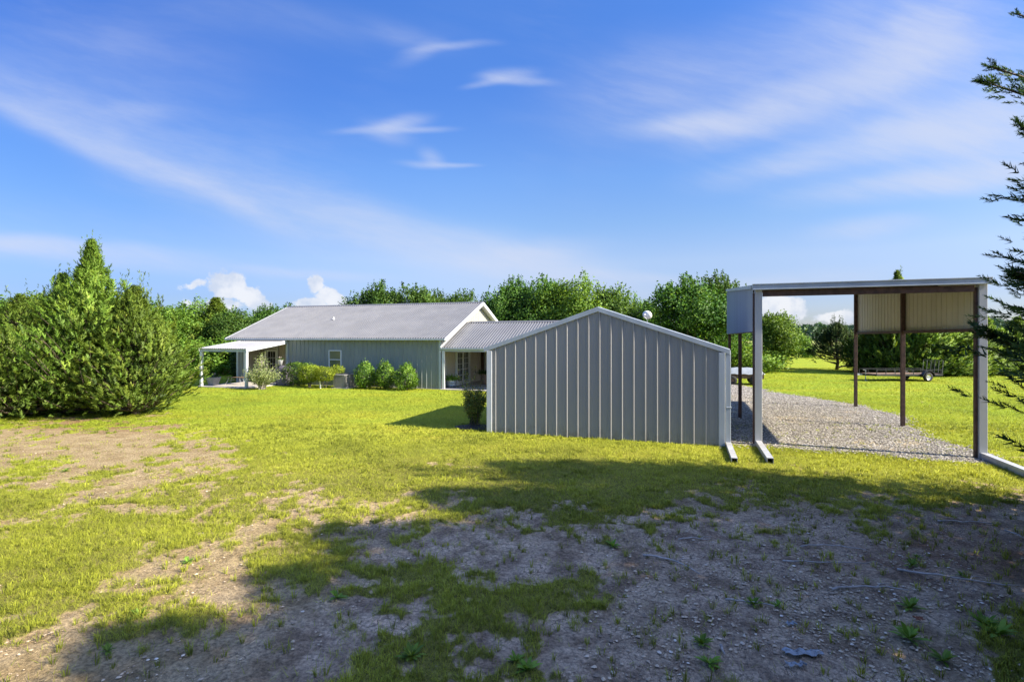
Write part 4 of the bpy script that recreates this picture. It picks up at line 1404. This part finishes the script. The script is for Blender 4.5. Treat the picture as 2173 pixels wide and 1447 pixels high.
# shrubs
def shrub(name, loc, seed, rx, ry, z1, n, leaf, leafm, label, cat='shrub', group=None, shape=2.2, z0=.05, jitter=.06, cone=0.0, stems=8, lobes=0, amp=.12):
    rg = np.random.default_rng(seed)
    e = empty(name, loc, rg.uniform(0, 6)) if shape < 3 else empty(name, loc, th)
    tag(e, label, cat, group)
    dd = rg.normal(size=(n, 3)); dd /= np.linalg.norm(dd, axis=1, keepdims=True)
    q = (np.abs(dd) ** shape).sum(1) ** (-1 / shape)
    az = np.arctan2(dd[:, 1], dd[:, 0])
    ph = rg.uniform(0, 6.28, 6)
    lump = 1 + amp * (np.sin(3 * az + ph[0] + 3 * dd[:, 2]) + np.sin(5 * az + ph[1] - 4 * dd[:, 2]) * .7 + np.sin(8 * az + ph[2] + 7 * dd[:, 2]) * .5) * (1 if shape < 3 else .4)
    rr = q * lump * rg.uniform(0, 1, n) ** .16
    hz = (z1 - z0) / 2
    C = dd * rr[:, None] * np.array([rx, ry, hz])
    C[:, 2] += z0 + hz
    if cone:
        k_ = 1 - cone * np.clip((C[:, 2] - z0) / (z1 - z0), 0, 1.1) ** 1.4
        C[:, 0] *= k_; C[:, 1] *= k_
    C += rg.normal(size=(n, 3)) * jitter
    C[:, 2] = np.maximum(C[:, 2], .03)
    cl = fbm(C[:, 0] * 1 + C[:, 2] * 1.7, C[:, 1] + C[:, 2], 3.0, 3, seed)
    T0 = np.clip(cl * 1.2 - .15 + rg.normal(0, .15, n), 0, 1)
    V, Fc, T = leaves(C, rg, leaf, .3, T0, .6, dd * 1.1)
    link('foliage', np_mesh('foliage', V, Fc, {'tint': T}, N=np.repeat(dd + rg.normal(size=dd.shape) * .4, 4, axis=0)), M[leafm], e)
    mb = MB()
    for k in range(stems):
        a = rg.uniform(0, 6.28)
        mb.tube([(rg.uniform(-.08, .08), rg.uniform(-.08, .08), -.03), (rx * .3 * math.cos(a), ry * .3 * math.sin(a), z1 * .4), (rx * .75 * math.cos(a), ry * .75 * math.sin(a), z1 * .75)], [.022, .014, .006], 5)
    mb.build('stem', M['grey_bark'], e)
    return e


HG = 'clipped hedge shrubs against the farmhouse front'
def hs(u, y): 
    p = hw(hx(u, y), y); return (p.x, p.y, 0)
shrub('hedge_shrub', hs(634, -.75), 11, .85, .55, 1.33, 5200, .07, 'leaf_dark', 'tallest clipped hedge block beside the covered grill', 'hedge', HG, 5, .1, .03)
shrub('hedge_shrub', hs(657, -1.25), 12, .52, .50, 1.22, 4200, .06, 'leaf_hedge', 'yellow green clipped hedge block between the tallest one and the stilted one', 'hedge', HG, 5, .32, .025)
shrub('hedge_shrub', hs(689, -1.5), 13, .55, .48, 1.16, 4200, .06, 'leaf_hedge', 'yellow green clipped hedge block standing clear of the ground on a pale trunk', 'hedge', HG, 5, .42, .025, stems=3)
shrub('hedge_shrub', hs(716, -.65), 14, .36, .36, 1.22, 2200, .06, 'leaf_hedge', 'small round clipped bush under the window', 'hedge', HG, 2.4, .45, .03)
mb = MB(); pp = hs(680, -1.6); mb.tube([(pp[0], pp[1], 0), (pp[0] - .03, pp[1], .45)], .035, 8); 
o = mb.build('garden_stake', M['white_paint']); tag(o, 'short white stake under the stilted hedge block', 'stake')
SG = 'glossy green shrubs right of the air conditioner'
shrub('evergreen_shrub', hs(775, -.85), 21, .72, .6, 1.45, 3600, .085, 'leaf_dark', 'rounded evergreen shrub just right of the air conditioner', 'shrub', SG, 2.2, .02, .05, .35)
shrub('evergreen_shrub', hs(817, -.85), 22, .62, .55, 1.45, 3300, .085, 'leaf_dark', 'narrow evergreen shrub, middle one of the three by the house wall', 'shrub', SG, 2.2, .02, .05, .30)
shrub('evergreen_shrub', hs(863, -.9), 23, .82, .6, 1.38, 4200, .085, 'leaf_dark', 'widest evergreen shrub with a side hump, next to the sunlit wall ribs', 'shrub', SG, 2.2, .02, .05, .55)

# pale open bush in front of the porch
rgp = np.random.default_rng(31)
e = empty('flowering_bush', (G(556, 826)[0], G(556, 826)[1], 0)); tag(e, 'large loose pale green bush in front of the porch', 'bush')
mb = MB(); C = []
for k in range(95):
    a = rgp.uniform(0, 6.28); tl = rgp.uniform(.05, 1.0)
    hgt = (1.95 if rgp.uniform() < .3 else 1.25) * rgp.uniform(.7, 1.05)
    rr = rgp.uniform(.3, 1.12) if hgt < 1.5 else rgp.uniform(.05, .45)
    E = np.array([rr * math.cos(a), rr * .85 * math.sin(a), hgt * (1 - .25 * rr)])
    Mi = E * .45 + np.array([0, 0, .12])
    mb.tube([(rgp.normal(0, .08), rgp.normal(0, .08), -.02), tuple(Mi), tuple(E)], [.014, .009, .004], 4)
    ts = rgp.uniform(.35, 1.05, 60)[:, None]
    bz = 2 * ts * (1 - ts) * Mi + ts ** 2 * E
    C.append(bz + rgp.normal(0, .065, (60, 3)))
C = np.concatenate(C); C[:, 2] = np.maximum(C[:, 2], .05)
V, Fc, T = leaves(C, rgp, .075, .6)
mb.build('stem', M['twig'], e); link('foliage', np_mesh('foliage', V, Fc, {'tint': T}), M['leaf_pale'], e)

# reddish shrub at the shed corner, in a mulch bed
bx0, by0 = G(1008, 908)
mb = MB(); pts = [(bx0 + .62 * math.cos(a) * (1 + .12 * math.sin(3 * a)), by0 + .5 * math.sin(a), .03) for a in np.linspace(0, 6.28, 26)[:-1]]
mb.add(pts, [tuple(range(25))]); mb.add([(bx0, by0, .075)] + [(x_, y_, .032) for x_, y_, _ in pts], [(0, i + 1, (i + 1) % 25 + 1) for i in range(25)])
tag(mb.build('mulch_bed', M['mulch'], None, True), kind='structure')
e = empty('red_tipped_shrub', (bx0 - .02, by0 + .25, .03)); tag(e, 'twiggy shrub with reddish leaves in dark mulch at the shed corner', 'shrub')
rgp = np.random.default_rng(33); mb = MB(); C = []
for k in range(80):
    a = rgp.uniform(0, 6.28); tall = rgp.uniform() < .16
    hgt = rgp.uniform(1.45, 1.85) if tall else rgp.uniform(.6, 1.15)
    rr = rgp.uniform(.1, .42)
    E = np.array([rr * math.cos(a) - (.18 if tall else 0), rr * math.sin(a), hgt]); Mi = E * .5 + np.array([-.03, 0, .1])
    mb.tube([(rgp.normal(0, .08), rgp.normal(0, .08), -.02), tuple(Mi), tuple(E)], [.009, .006, .003], 4)
    m_ = 34 if tall else 130
    ts = rgp.uniform(.3 if tall else .1, 1.03, m_)[:, None]
    C.append(2 * ts * (1 - ts) * Mi + ts ** 2 * E + rgp.normal(0, .05, (m_, 3)))
C = np.concatenate(C); C[:, 2] = np.maximum(C[:, 2], .03)
V, Fc, T = leaves(C, rgp, .06, .5)
mb.build('stem', M['bark'], e); link('foliage', np_mesh('foliage', V, Fc, {'tint': T}), M['leaf_red'], e)

# ---------------------------------------------------------------- utility trailer
tx, ty = G(1969, 809.5)
tr = empty('utility_trailer', (tx, ty, 0), R(4)); tag(tr, 'black open utility trailer with raised mesh ramp gate parked on the lawn', 'trailer')
x0, x1, wy = -3.35, 1.12, 1.75
zb_ = .46
mb = MB()
for y in (.12, wy - .12): mb.box(x0, x1, y - .03, y + .03, zb_ - .1, zb_)
for k in range(8):
    x = x0 + (x1 - x0) * k / 7; mb.box(x - .025, x + .025, .15, wy - .15, zb_ - .09, zb_ - .03)
mb.bar((x0 + .1, .12, zb_ - .07), (x0 - .35, wy / 2, zb_ - .07), .06, .08); mb.bar((x0 + .1, wy - .12, zb_ - .07), (x0 - .35, wy / 2, zb_ - .07), .06, .08)
mb.build('frame', M['dark_steel'], tr)
mb = MB()
for k in range(9):
    mb.box(x0 + .05, x1 - .03, .16 + k * .158, .305 + k * .158, zb_ - .025, zb_ + .01)
mb.build('deck', M['old_wood'], tr)
mb = MB()
for y in (.12, wy - .12):
    mb.bar((x0, y, zb_ + .28), (x1 - .1, y, zb_ + .28), .035, .035)
    for k in range(8):
        x = x0 + .02 + (x1 - x0 - .15) * k / 7; mb.bar((x, y, zb_), (x, y, zb_ + .27), .03, .03, (0, 1, 0))
mb.bar((x0, .14, zb_ + .28), (x0, wy - .14, zb_ + .28), .035, .035)
mb.build('side_rail', M['dark_steel'], tr)
mb = MB()
zg = 1.32
for y in np.linspace(.14, wy - .14, 6): mb.bar((x1 - .02, y, zb_ + .05), (x1 + .05, y, zg), .03, .03, (0, 1, 0))
for z in (zb_ + .05, zg): mb.bar((x1 + (.05 if z > 1 else -.02), .12, z), (x1 + (.05 if z > 1 else -.02), wy - .12, z), .035, .035)
g_ = mb.build('ramp_gate', M['mid_steel'], tr)
mb = MB()
for z in np.arange(zb_ + .1, zg, .045): mb.bar((x1 + .02, .62, z), (x1 + .02, 1.12, z), .008, .012)
mb.build('mesh_panel', M['dark_steel'], g_)
for y, s_ in ((.0, -1), (wy, 1)):
    mb = MB()
    rr, ww = .29, .17
    pr_ = [(rr * .62, -ww / 2), (rr * .93, -ww / 2), (rr, -ww / 2 + .03), (rr, ww / 2 - .03), (rr * .93, ww / 2), (rr * .62, ww / 2)]
    mb.lathe(pr_, 26, cap=False); wh = mb.build('wheel', M['rubber'], tr, True); wh.location = (0, y, rr); wh.rotation_euler = (R(90), 0, 0)
    mb = MB(); mb.lathe([(rr * .62, -.05), (rr * .64, .06), (rr * .55, .07), (rr * .5, .03), (rr * .2, .055), (.03, .06)], 20)
    for k in range(5):
        a = k * 2 * math.pi / 5; mb.tube([(.05 * math.cos(a), .05 * math.sin(a), .05), (.05 * math.cos(a), .05 * math.sin(a), .075)], .01, 6)
    rm = mb.build('rim', M['chrome'], wh, True)
    if s_ > 0: rm.rotation_euler = (R(180), 0, 0)
    mb = MB(); arc = [(.40 * math.cos(a), .40 * math.sin(a)) for a in np.linspace(R(8), R(172), 13)]
    for i in range(12):
        (a0, c0), (a1, c1) = arc[i], arc[i + 1]
        mb.add([(a0, y - .12, rr + c0), (a0, y + .12, rr + c0), (a1, y + .12, rr + c1), (a1, y - .12, rr + c1)], [(0, 1, 2, 3)])
        mb.bar((a0, y + s_ * .12, rr + c0), (a1, y + s_ * .12, rr + c1), .012, .03)
    mb.build('fender', M['dark_steel'], tr)
mb = MB(); mb.tube([(0, .1, .29), (0, wy - .1, .29)], .03, 8); mb.build('axle', M['dark_steel'], tr)
mb = MB(); mb.bar((x0 - .35, wy / 2, zb_ - .07), (x0 - .62, wy / 2, zb_ - .05), .07, .07); mb.box(x0 - .72, x0 - .58, wy / 2 - .06, wy / 2 + .06, zb_ - .09, zb_ + .02); mb.build('coupler', M['grey_steel'], tr)
mb = MB(); mb.tube([(x0 - .25, wy / 2 - .15, .03), (x0 - .25, wy / 2 - .15, .72)], .028, 8); mb.box(x0 - .33, x0 - .15, wy / 2 - .24, wy / 2 - .06, 0, .035); mb.tube([(x0 - .25, wy / 2 - .15, .70), (x0 - .42, wy / 2 - .15, .72)], .01, 6); mb.build('jack', M['grey_steel'], tr)
mb = MB(); mb.box(x1 + .0, x1 + .03, .16, .30, zb_ - .1, zb_ - .03); mb.build('tail_light', M['clay_chip'], tr)

# covered cart beyond the shed
cx, cy = G(1583, 817)
ct_ = empty('farm_cart', (cx, cy, 0), th); tag(ct_, 'old wooden cart under a pale grey tarp seen past the shed corner', 'cart')
mb = MB()
mb.box(-1.25, .95, -.02, .02, .38, .72); mb.box(-1.25, .95, 1.18, 1.22, .38, .72); mb.box(-1.27, -1.23, .02, 1.18, .38, .72); mb.box(.93, .97, .02, 1.18, .38, .72); mb.box(-1.23, .93, .02, 1.18, .38, .41)
mb.build('box', M['old_wood'], ct_)
n_ = 14; mb = MB(); VV_ = []
for i in range(n_):
    for j in range(7):
        x = -1.36 + 2.42 * i / (n_ - 1); y = -.1 + 1.4 * j / 6
        ex = 1 - abs(2 * i / (n_ - 1) - 1) ** 4; ey = 1 - abs(2 * j / 6 - 1) ** 3
        VV_.append((x, y, .70 + .30 * ex * ey + .02 * math.sin(i * 2.1 + j) - .06 * (1 - min(ex, ey))))
mb.add(VV_, [(i * 7 + j, (i + 1) * 7 + j, (i + 1) * 7 + j + 1, i * 7 + j + 1) for i in range(n_ - 1) for j in range(6)])
o = mb.build('tarp', M['tarp'], ct_, True)
for x in (-.75, .45):
    for y in (-.08, 1.28):
        mb = MB(); mb.lathe([(.12, -.06), (.25, -.06), (.27, -.03), (.27, .03), (.25, .06), (.12, .06)], 20, cap=False); wh = mb.build('wheel', M['rubber'], ct_, True); wh.location = (x, y, .27); wh.rotation_euler = (R(90), 0, 0)
        mb = MB(); mb.lathe([(.12, -.03), (.11, .03), (.03, .04)], 12); mb.build('rim', M['old_wood'], wh)

# ---------------------------------------------------------------- junipers at left
wide = lambda q: float(np.interp(q, [0, .1, .28, .42, .53, .62, .74, .88, 1], [.5, .8, 1.0, .88, .60, .32, .15, .06, .01]))
full = lambda q: float(np.interp(q, [0, .1, .3, .5, .64, .76, .88, 1], [.45, .75, 1.0, .88, .60, .32, .12, .02]))
JG = 'junipers in the big clump at left'
def at(u, Y): return ((u - 1086.5) / 1108 * Y, Y, 0)
J = [('juniper', 195, 19.4, 6.5, 2.8, 101, 520, 17, wide, 'tallest juniper with a pointed leader, centre of the left clump'),
     ('juniper', 286, 19.0, 4.7, 1.75, 102, 420, 17, full, 'right-hand juniper of the left clump, bulging towards the lawn'),
     ('juniper', 132, 20.0, 5.3, 2.3, 103, 330, 16, wide, 'narrow pointed juniper just left of the tallest one in the clump'),
     ('juniper', 45, 18.7, 4.35, 2.5, 104, 420, 17, full, 'broad round juniper cut by the photo edge beside the bare soil')]
for nm, u, Y, H, Rm, sd_, nb, per, pf_, lab in J:
    e = empty(nm, at(u, Y)); tag(e, lab, 'juniper tree', JG)
    juniper_mesh(sd_, H, Rm, nb, per, .34, 22, .085, pf_, 'leaf_juniper', e)

# near cedar at right edge, and its neighbours to the right of the camera that shade the foreground
cprof = lambda q: float(np.interp(q, [0, .12, .22, .36, .55, .75, .9, 1], [.3, .5, .8, 1.0, .82, .55, .3, .04]))
ce = empty('cedar_tree', (9.95, 7.35, 0), 0)
tag(ce, 'dark red cedar reaching in from the right edge in front of the carport', 'cedar tree')
juniper_mesh(201, 8.0, 1.95, 430, 24, .31, 30, .06, cprof, 'leaf_cedar', ce, up=(.1, .6), trunk_r=.16, zmin=.12,
             extra=[(-3.4, -.1, 6.35), (-3.1, .1, 6.65), (-2.85, 0, 7.35), (-2.85, -.1, 5.7), (-3.35, 0, 2.85), (-2.9, -.1, 3.65)])
SHG = 'cedars beside the camera that shade the foreground'
for k, (x, y, s_, rz, lab) in enumerate([(8.7, 5.3, .98, 3.1, 'second cedar of the row, behind the one at the photo edge'),
                                         (7.5, 3.5, .98, 2.5, 'third cedar of the row, shading the central grass patch'),
                                         (6.9, 2.2, .94, 3.7, 'fourth cedar of the row, crowding the middle one'),
                                         (6.5, .7, .99, 2.9, 'middle cedar of the row casting shade over the stony soil'),
                                         (6.9, -1.8, 1.0, 3.3, 'last cedar of the row behind the camera')]):
    c = copy_tree(ce); c.location = (x, y, 0); c.rotation_euler = (0, 0, rz); c.scale = (s_ * 1.18, s_ * 1.18, s_)
    tag(c, lab, 'cedar tree', SHG)

# ---------------------------------------------------------------- background trees
def mk(tpl, u, Y, ztop, wpx, lab, cat, group, base_h, base_r, rz):
    c = copy_tree(tpl)
    c.location = at(u, Y)
    sz = ztop / base_h
    sr = (wpx / 2 / 1108 * Y) / base_r
    c.scale = (sr, sr, sz); c.rotation_euler = (0, 0, rz)
    tag(c, lab, cat, group)
    return c


zt_ = lambda v, Y: CAMH + (716 - v) / 1108 * Y
T1 = broad_tree('elm_tree', 301, 3.6, .5, 8.0, 13, 950, 32, .33, .20, 'leaf_elm', 150, 1.2)
T2 = broad_tree('elm_tree', 302, 3.6, .5, 8.0, 15, 950, 32, .32, .20, 'leaf_oak', 170, 1.2)
T3 = broad_tree('elm_tree', 303, 3.6, .3, 8.0, 12, 1000, 32, .37, .20, 'leaf_bright', 120, 1.0)
TG = 'broadleaf trees in the tree line behind the farmhouse'
rows = [  # template, u, Y, v_top, width px, label
    (T3, 20, 44, 636, 230, 'bright tree behind the junipers at the photo left edge'),
    (T3, 110, 46, 606, 200, 'round topped tree behind the pointed juniper leaders'),
    (T3, 240, 46, 632, 200, 'bright tree rising between the two right juniper peaks'),
    (T3, 345, 42, 636, 170, 'leafy tree just right of the juniper clump'),
    (T3, 410, 44, 628, 150, 'broad bright tree above the porch cover, left of the conical one'),
    (T1, 505, 43, 652, 130, 'low tree behind the left end of the farmhouse roof'),
    (T2, 560, 46, 650, 110, 'low dark tree just above the left roof slope'),
    (T1, 610, 48, 640, 120, 'spiky tree above the roof ridge left end'),
    (T2, 668, 50, 658, 90, 'lowest treetop showing over the roof ridge'),
    (T2, 800, 44, 602, 120, 'tree at the left end of the tall group above the roof ridge'),
    (T1, 868, 44, 596, 130, 'tree above the middle of the roof ridge with twin tops'),
    (T2, 935, 47, 620, 100, 'shorter dark tree right of the twin topped one'),
    (T1, 995, 46, 610, 120, 'flat topped tree over the roof gable peak'),
    (T2, 1085, 44, 592, 120, 'slim tree above the breezeway roof start'),
    (T1, 1150, 43, 578, 150, 'tall tree left of the shed peak'),
    (T3, 1222, 42, 574, 170, 'tallest bright tree directly behind the shed peak'),
    (T1, 1305, 42, 606, 150, 'tree right of the shed peak, left of the satellite dish'),
    (T3, 1362, 44, 622, 120, 'shorter tree behind the satellite dish'),
    (T2, 1470, 39, 588, 170, 'dark spreading tree right of the satellite dish'),
    (T2, 1525, 41, 584, 130, 'dark leafy tree beside the carport side panel'),
]
for k, (tp, u, Y, v, wd, lab) in enumerate(rows):
    mk(tp, u, Y, zt_(v, Y) * 1.0, wd * 1.1, lab, 'tree', TG, 8.3, 3.6, k * 1.7)
for e in (T1, T2, T3):
    for ch in list(e.children): bpy.data.objects.remove(ch)
    bpy.data.objects.remove(e)
# dense lower screen behind the house gap and porch: individual understory shrubs
U1 = broad_tree('thicket_bush', 311, 2.6, .0, 3.6, 8, 520, 22, .30, .20, 'leaf_bright', 20, .3, .06)
UG = 'understory bushes along the tree line'
und = [(345, 41, 735, 190, 'bush under the trees between juniper clump and porch post'), (440, 40.5, 728, 170, 'bush behind the porch planter'),
       (495, 41, 720, 150, 'bush filling the gap behind the porch back post'), (250, 43, 720, 200, 'bush hidden behind the right juniper'),
       (1560, 43, 724, 150, 'bush behind the cart beside the carport'), (1630, 47, 735, 130, 'low bush at the foot of the bright tree beyond the gravel')]
for k, (u, Y, v, wd, lab) in enumerate(und):
    mk(U1, u, Y, zt_(v, Y) + .3, wd * 1.1, lab, 'bush', UG, 3.7, 2.6, k * 2.1)
mk(U1, 1708, 72, zt_(712, 72), 46, 'small round bush far down the mown strip', 'bush', None, 3.7, 2.6, 1.0)
for ch in list(U1.children): bpy.data.objects.remove(ch)
bpy.data.objects.remove(U1)
e = broad_tree('hackberry_tree', 321, 2.2, .9, 5.2, 10, 700, 24, .30, .19, 'leaf_bright', 30, 1.6, .12)
e.location = at(1645, 46); tag(e, 'bright green tree beyond the gravel inside the carport opening', 'tree')
e.scale = (.85, .85, (zt_(668, 46)) / 5.2)

# conifers among the far trees
jt = empty('juniper', at(458, 44)); tag(jt, 'conical juniper top among the trees above the porch cover', 'juniper tree')
juniper_mesh(401, 7.0, 2.3, 260, 14, .5, 12, .14, wide, 'leaf_juniper', jt)
jt.scale = (1.7, 1.7, zt_(630, 44) / 7.0)
RG_ = 'red cedars in the row behind the trailer'
for k, (u, Y, v, wd, lab, sm) in enumerate([
        (1776, 45, 684, 100, 'small cedar with a bare trunk standing out on the lawn', 402),
        (1852, 42, 676, 110, 'cedar at the left end of the row behind the trailer', 403),
        (1905, 40, 574, 130, 'tallest cedar behind the trailer, its tip above the carport roof', None),
        (1962, 39, 640, 150, 'cedar behind the middle of the trailer', None),
        (2030, 39, 655, 150, 'cedar behind the trailer ramp gate', None),
        (2090, 40, 668, 130, 'cedar behind the right carport post', None),
        (2160, 41, 672, 150, 'cedar at the right end of the row, behind the near cedar', None)]):
    if sm:
        q = empty('cedar_tree', at(u, Y)); tag(q, lab, 'cedar tree', RG_)
        if sm == 402:
            juniper_mesh(402, 4.1, 1.9, 240, 14, .42, 12, .13, full, 'leaf_cedar', q, zmin=.34, up=(.2, .6))
        else:
            juniper_mesh(403, 6.0, 2.4, 420, 16, .5, 12, .15, wide, 'leaf_juniper', q, zmin=.05)
            q0 = q
        q['h'] = 4.1 if sm == 402 else 6.0
        q.scale = (wd / 2 / 1108 * Y / (1.9 if sm == 402 else 2.4),) * 2 + (zt_(v, Y) / q['h'],)
    else:
        q = copy_tree(q0); q.location = at(u, Y); q.rotation_euler = (0, 0, k * 1.3)
        q.scale = (wd / 2 / 1108 * Y / 2.4,) * 2 + (zt_(v, Y) / 6.0,); tag(q, lab, 'cedar tree', RG_)

# dark shrub at the left end of the house
shrub('evergreen_shrub', tuple(hw(-14.75, .9)), 44, .62, .62, 2.1, 4200, .10, 'leaf_cedar', 'tall dark shrub at the far left corner of the farmhouse', 'shrub', None, 2.2, .02, .05)

# far woodland all around the horizon
rg = np.random.default_rng(500)
n = 60000
az = rg.uniform(R(-75), R(75), n)
dist = rg.uniform(290, 340, n) + 60 * np.sin(az * 3)
top = 8.5 + 3.0 * fbm(az * 40, az * 0, 1.0, 4, 71) + 2.2 * (fbm(az * 160, az * 0, 1.0, 3, 72) - .5)
z = rg.uniform(0, 1, n) ** .8 * top
Cc = np.stack([dist * np.sin(az), dist * np.cos(az), z + gh(dist * np.sin(az), dist * np.cos(az))], 1)
V, Fc, T = leaves(Cc, rg, 2.3, .2)
tag(link('far_woodland', np_mesh('far_woodland', V, Fc, {'tint': T}), M['far_wood']), 'hazy distant woodland beyond the open field', 'woodland', kind='stuff')


# ---------------------------------------------------------------- foreground bits
def weed_mesh(seed, n=14, L=.10):
    rg = np.random.default_rng(seed)
    V, Fc, T = [], [], []
    for k in range(n):
        a = k * 2.4 + rg.uniform(-.3, .3); el = rg.uniform(.15, 1.0)
        ln = L * rg.uniform(.6, 1.15); wd = ln * .26
        d = np.array([math.cos(a) * math.cos(el), math.sin(a) * math.cos(el), math.sin(el)]); s_ = np.array([-math.sin(a), math.cos(a), 0])
        b0 = len(V)
        tt = rg.uniform(.2, .9)
        for q, wq, dz in ((0, .15, 0), (.35, .9, .0), (.7, .8, -.02), (1.0, .0, -.10)):
            c = d * ln * q + np.array([0, 0, dz * ln * 1.5])
            V += [c - s_ * wd * wq / 2 + [0, 0, .004], c + s_ * wd * wq / 2 + [0, 0, .004]]
            T += [tt, tt]
        for i in range(3):
            Fc.append((b0 + 2 * i, b0 + 2 * i + 1, b0 + 2 * i + 3, b0 + 2 * i + 2))
    return np_mesh('weed', np.array(V), np.array(Fc), {'tint': np.array(T)})


WM = [weed_mesh(600 + i, 16 + 3 * i) for i in range(4)]
for m_ in WM: m_.materials.append(M['weed'])
weeds = [(715, 1268, 1.3, 'broad-leaved weed beside the central grass patch'), (1118, 1420, 1.5, 'big leafy weed at the bottom edge, centre'),
         (1095, 1400, 1.0, 'smaller weed touching the big one at the bottom centre'), (872, 1392, 1.5, 'weed rooted in the low grass patch left of centre'),
         (296, 1308, 1.2, 'leafy weed near the sunlit grass at left'), (228, 1382, .9, 'small weed among grey dead grass at lower left'),
         (398, 1190, 1.0, 'weed on the shade edge beside the left grass'), (1598, 1276, 1.2, 'bright weed next to a long pale twig'),
         (1650, 1278, .9, 'tiny weed right of the bright one by the twig'), (1935, 1196, 1.2, 'round weed on the brown soil at right'),
         (1932, 1288, 1.5, 'upright weed above an orange clay chip'), (1930, 1355, 1.8, 'wide dark weed between stones at lower right'),
         (1506, 1412, 1.4, 'weed near the blue plastic scrap'), (2003, 1400, 1.5, 'yellowing weed at the lower right'),
         (2120, 1350, 2.0, 'large leafy weed in the right grass patch'), (2090, 1330, 1.7, 'leafy weed left of the largest one in the right patch'),
         (2040, 1218, .8, 'small weed among twigs at the far right'), (1945, 1180, .8, 'tiny weed above the round one at right'),
         (1300, 1158, 1.2, 'leafy clump on the dark clay'), (1490, 1365, 1.2, 'weed beneath the middle grass tuft'),
         (710, 905 + 60, .9, 'weed in the bare sandy patch edge'), (140, 1000, 1.1, 'weed in the bare sandy soil at left')]
for k, (u, v, s_, lab) in enumerate(weeds):
    o = bpy.data.objects.new('weed', WM[k % 4]); COL.objects.link(o)
    x, y = G(u, v); o.location = (x, y, float(gz(x, y)[0])); o.rotation_euler = (0, 0, k * 1.1); o.scale = (s_,) * 3
    tag(o, lab, 'weed', 'broad-leaved weeds in the foreground')

twigs = [((1365, 1180), (1420, 1178), (1485, 1215), .011, 'curved pale stick on the dark clay, left of the stony area'),
         ((1538, 1268), (1590, 1272), (1645, 1284), .009, 'short stick beside the bright weed'),
         ((1768, 1250), (1820, 1240), (1935, 1256), .011, 'long pale stick across the stony soil'),
         ((1700, 1160), (1760, 1148), (1840, 1165), .009, 'arched thin stick on the brown soil'),
         ((1905, 1210), (2010, 1226), (2165, 1244), .010, 'longest branch lying towards the right edge'),
         ((1660, 1192), (1750, 1195), (1860, 1190), .008, 'straight thin stick in the middle of the stony soil'),
         ((1440, 1145), (1480, 1142), (1508, 1146), .008, 'tiny stick near the green clump'),
         ((1530, 1370), (1533, 1385), (1536, 1397), .010, 'upright white twig near the blue plastic'),
         ((1990, 1104), (2060, 1106), (2120, 1112), .009, 'thin stick in the shade near the carport skid'),
         ((2130, 1125), (2150, 1130), (2172, 1141), .009, 'stub of a stick at the right edge')]
for k, (a, b2, c_, r_, lab) in enumerate(twigs):
    pts = []
    for t_ in np.linspace(0, 1, 9):
        u = (1 - t_) ** 2 * a[0] + 2 * t_ * (1 - t_) * b2[0] + t_ ** 2 * c_[0]; v = (1 - t_) ** 2 * a[1] + 2 * t_ * (1 - t_) * b2[1] + t_ ** 2 * c_[1]
        x, y = G(u, v); pts.append((x + random.uniform(-.01, .01), y + random.uniform(-.015, .015), float(gz(x, y)[0]) + .022 + random.uniform(0, .01)))
    mb = MB(); r_ *= 1.5; mb.tube(pts, [r_ * (1 - .6 * i / 8) for i in range(9)], 5)
    if k % 2 == 0:
        q = Vector(pts[5]); mb.tube([q, q + Vector((.08, .06, .01)), q + Vector((.2, .08, .0))], [r_ * .5, r_ * .4, r_ * .2], 4)
    tag(mb.build('fallen_stick', M['twig'], None, True), lab, 'stick', 'sticks lying on the bare soil')


def scrap(u, v, sx_, sy_, seed, lab, matn, nm, cat, hh=.03):
    rg = np.random.default_rng(seed); x0_, y0_ = G(u, v); mb = MB(); nx, ny = 12, 6; vs = []
    for i in range(nx):
        for j in range(ny):
            x = x0_ + (i / (nx - 1) - .5) * sx_; y = y0_ + (j / (ny - 1) - .5) * sy_ * (1 - .5 * abs(i / (nx - 1) - .5)) + .02 * math.sin(i * 1.3 + seed)
            vs.append((x + rg.uniform(-.008, .008), y + rg.uniform(-.008, .008), float(gz(x, y)[0]) + .012 + rg.uniform(0, hh)))
    mb.add(vs, [(i * ny + j, (i + 1) * ny + j, (i + 1) * ny + j + 1, i * ny + j + 1) for i in range(nx - 1) for j in range(ny - 1)])
    o = mb.build(nm, M[matn]); md = o.modifiers.new('s', 'SOLIDIFY'); md.thickness = .003
    tag(o, lab, cat)


scrap(1705, 1390, .34, .10, 1, 'crumpled pale blue plastic sheet half buried in the soil', 'blue_plastic', 'plastic_scrap', 'plastic scrap')
scrap(1690, 1416, .16, .05, 2, 'smaller torn blue plastic piece just below the big one', 'blue_plastic', 'plastic_scrap', 'plastic scrap', .02)
scrap(1678, 1318, .09, .05, 3, 'small grey-blue plastic flake among the pebbles', 'blue_plastic', 'plastic_scrap', 'plastic scrap', .015)
scrap(1948, 1318, .06, .07, 4, 'orange clay chip under the upright weed', 'clay_chip', 'clay_chip', 'clay chip', .03)
